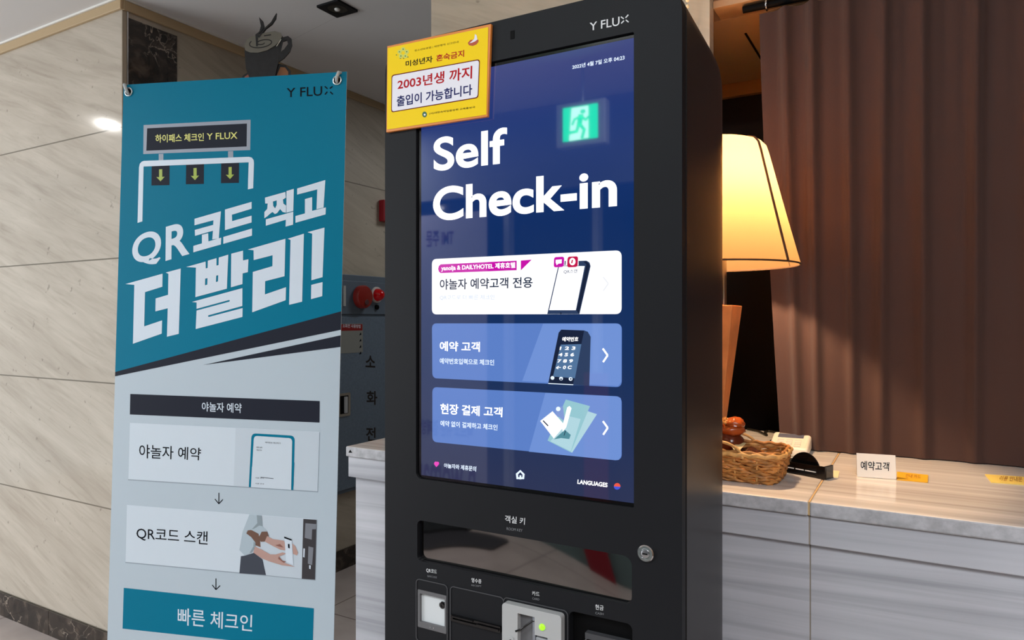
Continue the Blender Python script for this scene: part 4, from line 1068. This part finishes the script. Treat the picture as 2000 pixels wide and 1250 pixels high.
b = MB()
for i in range(9): b.tube(bring(0.004 + i * 0.0049, 0, 0.0018, (i % 2) * math.pi), [0.0029 + 0.0006 * math.sin(k * 1.3 + i) for k in range(121)], M_wick, 6, cap=False)
b.build('woven_wall', bk, smooth=60)
for k in range(0, 120, 6):
    b = MB(); p0 = bring(0.002, 0)[k]; p1 = bring(BHh - 0.002, 0)[k]; b.tube([p0, p1], 0.002, M_wickd, 6); b.build('stake', bk)
b = MB(); b.tube(bring(BHh, 0.0, 0.001), 0.0042, M_wickd, 8, cap=False); b.tube(bring(BHh + 0.004, -0.003, 0.001, 2), 0.003, M_wick, 8, cap=False); b.build('rim', bk, smooth=60)
bx('basket_bottom', -BW / 2 + 0.004, BW / 2 - 0.004, -BD / 2 + 0.004, BD / 2 - 0.004, 0.0, 0.005, M_wick, bk)
for sgn in (-1, 1):
    b = MB(); y0 = sgn * (BD / 2 + 0.009)
    b.tube([(0.035 + 0.045 * math.cos(math.pi * t / 14), y0 - sgn * 0.004 * math.sin(math.pi * t / 14), BHh - 0.006 + 0.026 * math.sin(math.pi * t / 14)) for t in range(15)], [0.0024 + 0.0004 * (t % 2) for t in range(15)], M_wickd, 8); b.build('rope_handle', bk, smooth=60)
M_pk = mat('packet_brown', (74, 38, 24), 0.18, vary=0.5, bscale=40); M_pk2 = mat('packet_amber', (140, 70, 34), 0.2, vary=0.4, bscale=40)
bc_ = bk.location
for i, (dx, dy, dz, rz_, mt_) in enumerate(((0.095, -0.02, 0.03, 0.4, M_pk), (0.05, -0.028, 0.034, -0.3, M_pk2), (0.075, 0.018, 0.036, 1.1, M_pk), (0.012, 0.02, 0.034, 0.8, M_pk), (0.03, -0.03, 0.026, 0.1, M_pk))):
    b = MB(); b.blob((0, 0, 0), (0.026, 0.017, 0.012), mt_, i, 0.3, 12, 2.5)
    o = b.build('snack_packet', smooth=60); o.location = (bc_.x + dx, bc_.y + dy, ZT + dz); o.rotation_euler = (0.2, 0.15 * (i - 2), rz_)
    tag(o, ('glossy dark snack packet at the right end of the wicker basket', 'amber brown snack packet behind the basket rope handle', 'dark snack packet against the back rim of the basket', 'dark snack packet under the brown ornament in the basket', 'dark snack packet low in the basket front')[i], 'snack', 'snack packets in the wicker basket')
b = MB(); pp = Vector((bc_.x + 0.052, bc_.y + 0.012, ZT + 0.05))
b.mesh([(pp.x - 0.016, pp.y, pp.z + 0.008), (pp.x + 0.018, pp.y + 0.004, pp.z + 0.006), (pp.x + 0.014, pp.y - 0.05, pp.z - 0.004), (pp.x + 0.012, pp.y + 0.0035, pp.z + 0.0052), (pp.x - 0.014, pp.y, pp.z + 0.0072), (pp.x + 0.0135, pp.y - 0.047, pp.z - 0.005)], [(0, 1, 2), (3, 4, 5), (0, 1, 3, 4), (1, 2, 5, 3), (2, 0, 4, 5)], mat('pale_leaflet', (206, 188, 140), 0.6))
tag(b.build('price_tag'), 'pale folded paper tag lying among the snacks in the basket', 'tag')
# dried fruit ornament standing in the basket
oc = EYE + ray((1424, 850)) * ((bc_.y + 0.02) / ray((1424, 850)).y)
orn = empty('fruit_ornament', 'glossy brown split fruit ornament rising from the wicker basket', 'ornament', Vector((oc.x, oc.y, ZT + 0.02)))
M_fr = mat('varnished_fruit', (170, 78, 30), 0.2, vary=0.3, bscale=30); M_sd = mat('seed_gold', (196, 130, 60), 0.22)
zz = oc.z - (ZT + 0.02)
b = MB(); b.blob((0.0, 0, zz - 0.012), (0.026, 0.026, 0.022), mat('fruit_dark', (92, 38, 18), 0.2), 3, 0.15); b.build('lower_fruit', orn, smooth=60)
b = MB(); b.blob((0.004, 0, zz + 0.010), (0.024, 0.024, 0.011), M_fr, 5, 0.2); b.blob((0.010, 0.0, zz + 0.022), (0.017, 0.02, 0.012), M_fr, 8, 0.2); b.build('upper_fruit', orn, smooth=60)
b = MB()
for i in range(26):
    a = i * 2.4; r = 0.018 * math.sqrt(i / 26); b.lathe([(0.0005, -0.003), (0.003, -0.0015), (0.0036, 0), (0.003, 0.0022), (0.0005, 0.0034)], M_sd, (-0.006 + r * math.cos(a), r * math.sin(a) - 0.004, zz + 0.030 - r * 0.35), 8)
b.build('seeds', orn, smooth=60)

# ------------------------------------------------------------------ things along the counter
# card terminal, white with a grey display, tilted
tq = [on_z(p, ZT + 0.03) for p in ((1513, 857),)]
tc_ = on_z((1541, 891), ZT)
term = empty('card_terminal', 'white card terminal with a grey blue display behind the basket', 'terminal', Matrix.Translation(Vector((tc_.x - 0.005, tc_.y + 0.058, ZT))) @ Matrix.Rotation(math.radians(3), 4, 'Z'))
M_tw = mat('terminal_white', (236, 226, 206), 0.35)
b = MB(); pf = [(-0.062, 0.0), (0.044, 0.0), (0.044, 0.0335), (-0.062, 0.018)]
lo = []
for x in (-0.038, 0.038): lo.append([(x, y, z) for y, z in pf])
b.loft(lo, M_tw); b.build('terminal_body', term, bevel=0.006, seg=3)
sl = (0.036 - 0.018) / 0.124
b = MB(); b.mesh([(x, y, 0.0273 + sl * y + d) for d in (0.0, 0.0012) for x, y in ((-0.026, 0.004), (0.024, 0.004), (0.024, 0.027), (-0.026, 0.027))], [(0, 1, 2, 3), (4, 5, 6, 7), (0, 1, 5, 4), (1, 2, 6, 5), (2, 3, 7, 6), (3, 0, 4, 7)], mat('lcd_grey', (92, 96, 112), 0.12)); b.build('display', term)
b = MB()
for i in range(3):
    for j in range(4): x = -0.018 + i * 0.017; y = -0.052 + j * 0.013; b.box(x - 0.006, x + 0.006, y - 0.004, y + 0.004, 0.0262 + sl * y, 0.0282 + sl * y, mat('key_white', (220, 212, 196), 0.5))
b.build('keypad', term)

# black business card holder with a round back
hp = on_z((1529, 922), ZT); hq = on_z((1613, 937.5), ZT)
dv = (hq - hp); ha = math.atan2(dv.y, dv.x); hl = dv.length
hold = empty('card_holder', 'black card holder with a half round back between basket and folded card', 'card holder', Matrix.Translation(hp) @ Matrix.Rotation(ha, 4, 'Z'))
M_hb = mat('holder_black', (14, 12, 11), 0.14)
b = MB(); b.box(0, hl, 0.0, 0.003, 0.0, 0.021, M_hb); b.box(0, hl, 0.0, 0.026, 0, 0.003, M_hb); b.box(hl - 0.004, hl, 0.0, 0.026, 0, 0.0225, M_hb); b.box(0, 0.004, 0, 0.026, 0, 0.0225, M_hb); b.box(hl - 0.016, hl, -0.002, 0.0, 0, 0.0225, M_hb)
b.build('tray', hold, bevel=0.0008)
b = MB(); cxh = hl * 0.40; rh = hl * 0.36
b.plate([(cxh + rh * math.cos(math.radians(a)), 0.004 + 0.0345 * math.sin(math.radians(a))) for a in range(0, 181, 6)], 0.016, 0.020, M_hb); b.build('round_back', hold, bevel=0.0006)
b = MB()
for x0, x1 in ((0.10, 0.27), (0.31, 0.50), (0.53, 0.78)): b.box(hl * x0, hl * x1, -0.0006, 0.0002, 0.0095, 0.0112, M_white)
b.build('label_strip', hold)
wp = [on_z(p, ZT) for p in ((1600, 930), (1637, 933.5), (1640, 921), (1606, 918))]
b = MB(); b.mesh([(p.x, p.y, ZT + d) for d in (0.0, 0.0012) for p in wp], [(3, 2, 1, 0), (4, 5, 6, 7), (0, 1, 5, 4), (1, 2, 6, 5), (2, 3, 7, 6), (3, 0, 4, 7)], mat('cream_slip', (236, 216, 170), 0.6))
tag(b.build('paper_slip'), 'small cream paper slip sticking out beside the black card holder', 'paper')

# folded white card with hand lettering
fp = on_z((1674, 931.5), ZT); fq = on_z((1750.5, 937), ZT)
dv = fq - fp; fa = math.atan2(dv.y, dv.x); fl = dv.length
fM = Matrix.Translation(fp) @ Matrix.Rotation(fa, 4, 'Z') @ Matrix.Rotation(math.radians(-14), 4, 'X')
hz = 0.046
fold = empty('folded_card', 'white folded card with black handwriting standing on the counter', 'card', Matrix.Translation(fp) @ Matrix.Rotation(fa, 4, 'Z'))
FSu = Surf(fM); FSi = (Matrix.Translation(fp) @ Matrix.Rotation(fa, 4, 'Z')).inverted() @ fM
q = Print(FSu, base=-0.0005, step=0.0002)
zt_ = FSu.at((1710, 887))[1]
q.mb.plate([(0, 0.0005), (fl, 0.0005), (fl, zt_), (0, zt_)], -0.0005, 0.0, mat('card_stock', (240, 232, 220), 0.55))
q.text('예약고객', [(1681, 900), (1737, 903), (1736, 920), (1681, 918)], M_inkb, 1, bold=0.012)
o = q.mb.build('front_leaf', fold, weld=False); o.matrix_local = FSi
b = MB(); s_ = math.sin(math.radians(14)); c_ = math.cos(math.radians(14))
b.mesh([(x, y, z) for x in (0, fl) for y, z in ((zt_ * s_, zt_ * c_), (zt_ * s_ + 0.0006, zt_ * c_), (2 * zt_ * s_ + 0.0006, 0.0004), (2 * zt_ * s_, 0.0004))], [(0, 1, 2, 3), (7, 6, 5, 4), (0, 4, 5, 1), (1, 5, 6, 2), (2, 6, 7, 3), (3, 7, 4, 0)], MATS['card_stock']); b.build('rear_leaf', fold)


def flat_card(name, pix, m, label, cat, writing=None):
    pts = [on_z(p, ZT) for p in pix]
    b = MB(); b.mesh([(p.x, p.y, ZT + d) for d in (0.0002, 0.0014) for p in pts], [(3, 2, 1, 0), (4, 5, 6, 7), (0, 1, 5, 4), (1, 2, 6, 5), (2, 3, 7, 6), (3, 0, 4, 7)], m)
    if writing:
        s, qd = writing
        c = bpy.data.curves.new('t', 'FONT'); c.body = s; c.resolution_u = 2; c.fill_mode = 'FRONT'; c.offset = 0.01
        o = bpy.data.objects.new('t', c); COL.objects.link(o); bpy.context.view_layer.update(); me = bpy.data.meshes.new_from_object(o); bpy.data.objects.remove(o)
        vs = [v.co.copy() for v in me.vertices]; x0 = min(v.x for v in vs); x1 = max(v.x for v in vs); y0 = min(v.y for v in vs); y1 = max(v.y for v in vs)
        Q = [on_z(p, ZT) for p in qd]; out = []
        for v in vs:
            u = (v.x - x0) / (x1 - x0); w = (v.y - y0) / (y1 - y0); p = (Q[3] * (1 - u) + Q[2] * u) * (1 - w) + (Q[0] * (1 - u) + Q[1] * u) * w; out.append((p.x, p.y, ZT + 0.0016))
        b.mesh(out, [tuple(p.vertices) for p in me.polygons], mat('writing_brown', (150, 90, 20), 0.6))
    return tag(b.build(name, weld=False), label, cat)


flat_card('yellow_card', ((1752, 938), (1812, 943.5), (1813, 929), (1752, 922.5)), mat('card_amber', (238, 176, 40), 0.5), 'small amber yellow card lying right beside the folded white card', 'card', ('안내 카드', ((1770, 927), (1799, 930), (1798, 937), (1768, 934))))
flat_card('yellow_note', ((1936, 943), (2016, 949), (2020, 934), (1924, 927.5)), mat('note_yellow', (244, 214, 110), 0.55), 'pale yellow note lying on the counter at the right edge', 'note', ('이용 안내문', ((1955, 931), (1996, 933), (1997, 943), (1950, 940))))

# thin dark cable looping behind the basket
lp_ = [on_z(p, ZT + 0.003) for p in ((1460, 838), (1480, 842), (1497, 850), (1494, 845), (1500, 842), (1516, 845), (1521, 851), (1512, 857), (1505, 862))]
b = MB()
sp_ = []
for i in range(len(lp_) - 1):
    for k in range(5):
        t = k / 5; p0 = lp_[max(i - 1, 0)]; p1 = lp_[i]; p2 = lp_[i + 1]; p3 = lp_[min(i + 2, len(lp_) - 1)]
        sp_.append(0.5 * ((2 * p1) + (p2 - p0) * t + (2 * p0 - 5 * p1 + 4 * p2 - p3) * t * t + (3 * p1 - p0 - 3 * p2 + p3) * t ** 3))
b.tube(sp_, 0.0028, mat('cable_olive', (30, 25, 16), 0.4), 8)
tag(b.build('power_cable', smooth=60), 'thin dark cable looping on the counter behind the white terminal', 'cable')

# ------------------------------------------------------------------ curtain, its rod, and a bead chain
def fabric(name, rgb):
    m = bpy.data.materials.new(name); m.use_nodes = True; nt = m.node_tree; b_ = nt.nodes['Principled BSDF']
    b_.inputs['Base Color'].default_value = lin(rgb); b_.inputs['Roughness'].default_value = 0.75; b_.inputs['Sheen Weight'].default_value = 0.25
    tc = nt.nodes.new('ShaderNodeTexCoord'); w = nt.nodes.new('ShaderNodeTexNoise'); w.inputs['Scale'].default_value = 700; nt.links.new(tc.outputs['Object'], w.inputs['Vector'])
    bp = nt.nodes.new('ShaderNodeBump'); bp.inputs['Strength'].default_value = 0.25; bp.inputs['Distance'].default_value = 0.001; nt.links.new(w.outputs['Fac'], bp.inputs['Height']); nt.links.new(bp.outputs['Normal'], b_.inputs['Normal'])
    return m


M_cur = fabric('curtain_brown', (60, 31, 21))
cur = empty('curtain', 'long dark brown curtain hanging over the counter at the right', 'curtain', Vector((0.5, 1.605, ZT)))
b = MB(); NXc = 420; NZc = 44; XC0 = -0.305; XC1 = 1.50; ZC0 = 0.002; ZC1 = 2.016 - ZT
RIDGES = [-0.252, -0.197, -0.131, -0.063, 0.003, 0.0915] + [0.0915 + 0.078 * k + 0.012 * math.sin(k * 2.3) for k in range(1, 19)]
rows = []
for k in range(2):
    for j in range(NZc + 1):
        t = j / NZc; row = []
        for i in range(NXc + 1):
            s = i / NXc; x = XC0 + (XC1 - XC0) * s
            low = 1 - t
            edge = max(0, 1 - s / 0.10)
            x2 = x + edge * 0.043 * low ** 1.3
            d0 = min(RIDGES, key=lambda q: abs(x - q - 0.010 * low * math.sin(q * 37)))
            dd = x - d0 - 0.010 * low * math.sin(d0 * 37)
            y = -0.013 * math.exp(-(dd / 0.011) ** 2) * (0.75 + 0.35 * t) + 0.006 * math.sin(x * 11.7 + 0.8 * low) + 0.0016 * math.sin(x * 160 + 2 * math.sin(x * 13) + low) * t + 0.006 * math.sin(x * 3.1 + low * 1.5)
            row.append((x2 - 0.5, y + k * 0.0018, ZC0 + (ZC1 - ZC0) * t))
        rows.append(row)
n = NXc + 1; V_ = [p for r in rows for p in r]; Fc = []
for k in range(2):
    o_ = k * (NZc + 1) * n
    for j in range(NZc):
        for i in range(NXc): a = o_ + j * n + i; Fc.append((a, a + 1, a + n + 1, a + n))
h_ = (NZc + 1) * n
for i in range(NXc): Fc += [(i, i + 1, h_ + i + 1, h_ + i), (NZc * n + i, NZc * n + i + 1, h_ + NZc * n + i + 1, h_ + NZc * n + i)]
for j in range(NZc): Fc += [(j * n, (j + 1) * n, h_ + (j + 1) * n, h_ + j * n), (j * n + NXc, (j + 1) * n + NXc, h_ + (j + 1) * n + NXc, h_ + j * n + NXc)]
b.mesh(V_, Fc, M_cur); b.build('curtain_cloth', cur, smooth=60, weld=False)
rod = empty('curtain_rod', 'dark curtain rod with a pale end ring above the brown curtain', 'curtain rod', Vector((0.5, 1.605, 2.034)))
b = MB(); b.tube([(-0.84, 0, 0), (1.14, 0, 0)], 0.0075, M_dark, 14); b.build('rod', rod, smooth=60)
b = MB(); b.tube([(-0.79, 0.011 * math.cos(a * math.pi / 8), 0.011 * math.sin(a * math.pi / 8)) for a in range(17)], 0.0022, M_chrome, 8, cap=False); b.build('ring', rod, smooth=60)
for x_ in (-0.6, 0.9): b = MB(); b.tube([(x_, 0, 0.0), (x_, 0.012, 0.0115)], 0.004, M_dark, 8); b.build('bracket', rod)
p = on_y((1341, 20), 1.545)
b = MB()
for k in range(48):
    z = HC - 0.004 - k * 0.0135
    b.lathe([(0.0006, -0.0052), (0.0038, -0.003), (0.0046, 0), (0.0038, 0.003), (0.0006, 0.0052)], mat('bead_crystal', (255, 232, 190), 0.1, spec=0.8), (p.x + 0.002 * math.sin(k * 0.8), p.y, z), 10)
b.tube([(p.x, p.y, HC - 0.0001), (p.x, p.y, HC - 0.004 - 47 * 0.0135)], 0.0009, M_satin, 6)
tag(b.build('bead_chain', smooth=60), 'string of glossy beads hanging on the pier above the kiosk corner', 'bead chain')

# ------------------------------------------------------------------ what the glossy screen mirrors, behind the camera
def mirrored(px, y):
    r = ray(px); k = (1.7308 - y) / r.y
    return Vector((r.x * k, y, EYE.z + r.z * k))


YX = -1.40
gq = [mirrored(p, YX) for p in Z4((1215, 660), (1530, 622), (1525, 915), (1210, 947))]
gx0 = min(gq[0].x, gq[3].x); gx1 = max(gq[1].x, gq[2].x); gz0 = (gq[2].z + gq[3].z) / 2; gz1 = (gq[0].z + gq[1].z) / 2
exs = empty('exit_sign', 'green running man exit sign mirrored in the kiosk screen', 'exit sign', Vector(((gx0 + gx1) / 2, YX, gz0)))
hw = (gx1 - gx0) / 2; hh = gz1 - gz0
bx('housing', -hw, hw, -0.06, 0, 0, hh, mat('exit_housing', (225, 228, 232), 0.45), exs, bevel=0.008)
b = MB(); b.tube([(0, -0.03, hh), (0, -0.03, HC - gz0)], 0.008, M_satin, 10); b.build('hanger', exs)
M_eg = mat('exit_green', (10, 120, 80), 0.3, emit=(20, 205, 140), estr=16.0); M_ew = mat('exit_pale', (210, 235, 225), 0.3, emit=(190, 255, 230), estr=13.0)
b = MB(); mm = 0.13


def E(x, z): return ((x - 0.5) * 2 * hw * 0.70, hh * 0.13 + z * hh * 0.76)


b.tri2([E(0, 0), E(1, 0), E(1, 1), E(0, 1)], 0.0006, M_eg); b.tri2([E(0.18, 0.0), E(0.74, 0.03), E(0.74, 0.97), E(0.25, 0.97)], 0.0012, M_ew)


def limb(pts, w):
    for (x0, z0), (x1, z1) in zip(pts[:-1], pts[1:]):
        d = Vector((x1 - x0, z1 - z0)).normalized(); nn = Vector((-d.y, d.x)) * w / 2; e = d * w * 0.3
        b.tri2([E(x0 + nn.x - e.x, z0 + nn.y - e.y), E(x1 + nn.x + e.x, z1 + nn.y + e.y), E(x1 - nn.x + e.x, z1 - nn.y + e.y), E(x0 - nn.x - e.x, z0 - nn.y - e.y)], 0.0018, M_eg)


b.tri2([E(0.58 + 0.075 * math.cos(a * math.pi / 8), 0.82 + 0.065 * math.sin(a * math.pi / 8)) for a in range(16)], 0.0018, M_eg)
limb([(0.52, 0.70), (0.48, 0.45)], 0.15); limb([(0.50, 0.68), (0.34, 0.62), (0.28, 0.48)], 0.07); limb([(0.54, 0.68), (0.66, 0.56), (0.74, 0.64)], 0.07)
limb([(0.46, 0.45), (0.40, 0.26), (0.16, 0.24)], 0.09); limb([(0.50, 0.45), (0.62, 0.28), (0.56, 0.06)], 0.09)
b.v = [(x, 0.0012 + (y - 0.0006) * 1.0, z) for x, y, z in b.v]
b.build('lit_face', exs, weld=False)

# white standing poster by the front glazing, and red hanging banner
pq = [mirrored(p, -1.93) for p in ((818, 425), (975, 428), (975, 945), (818, 925))]
px0 = pq[0].x; px1 = pq[1].x; pz1 = pq[0].z
post = empty('white_poster', 'white standing poster mirrored faintly in the kiosk screen', 'poster', Vector(((px0 + px1) / 2, -1.93, 0)))
w_ = (px1 - px0) / 2
b = MB(); b.plate([(-w_, 0.16), (w_, 0.16), (w_, pz1), (-w_, pz1)], -0.002, 0.002, mat('poster_white', (214, 208, 222), 0.5)); po = b.build('sheet', post)
M_pv = mat('poster_violet', (120, 50, 110), 0.5)


def wall_text(s, x0, x1, z0, z1, m, y):
    c = bpy.data.curves.new('t', 'FONT'); c.body = s; c.resolution_u = 2; c.fill_mode = 'FRONT'; c.offset = 0.02
    o = bpy.data.objects.new('t', c); COL.objects.link(o); bpy.context.view_layer.update(); me = bpy.data.meshes.new_from_object(o); bpy.data.objects.remove(o)
    vs = [v.co.copy() for v in me.vertices]; a0 = min(v.x for v in vs); a1 = max(v.x for v in vs); c0 = min(v.y for v in vs); c1 = max(v.y for v in vs)
    mb_ = MB(); mb_.mesh([(x1 - (x1 - x0) * (v.x - a0) / (a1 - a0), y, z0 + (z1 - z0) * (v.y - c0) / (c1 - c0)) for v in vs], [tuple(p.vertices) for p in me.polygons], m)
    return mb_


wt = wall_text('TMI 주문', -w_ + 0.16, w_ - 0.24, pz1 - 0.20, pz1 - 0.10, M_pv, 0.003)
w2 = wall_text('n woman.', -w_ + 0.05, w_ - 0.08, 0.26, 0.44, M_pv, 0.003); w3 = wall_text('빠르고 쉬운 결제방법', -w_ + 0.08, w_ - 0.1, 0.62, 0.72, M_pv, 0.003)
for x_ in (wt, w2, w3): x_.build('lettering', post, weld=False)
b = MB(); b.tube([(0, -0.014, 0.02), (0, -0.014, pz1 - 0.02)], 0.01, M_pole, 10); b.box(-0.22, 0.22, -0.065, 0.12, 0, 0.02, M_pole); b.build('stand', post)
r0_ = mirrored((1165, 760), -1.98); r1_ = mirrored((1212, 760), -1.98)
b = MB(); b.box(r0_.x, r1_.x, -1.992, -1.975, 0.0, 1.05, mat('red_panel', (150, 24, 44), 0.5)); tag(b.build('red_panel', bevel=0.002), 'low red panel by the front glazing mirrored in the kiosk screen', 'panel')

b = MB(); b.plate(rrect(-2.9, -1.79, -2.0, -1.58, 0.02), -0.012, 0.0, mat('door_mat_charcoal', (46, 46, 52), 0.9, bump=0.5, bscale=400))
b.v = [(x, z, -y) for x, y, z in b.v]
tag(b.build('door_mat'), 'charcoal door mat mirrored in the key tray of the kiosk', 'mat')
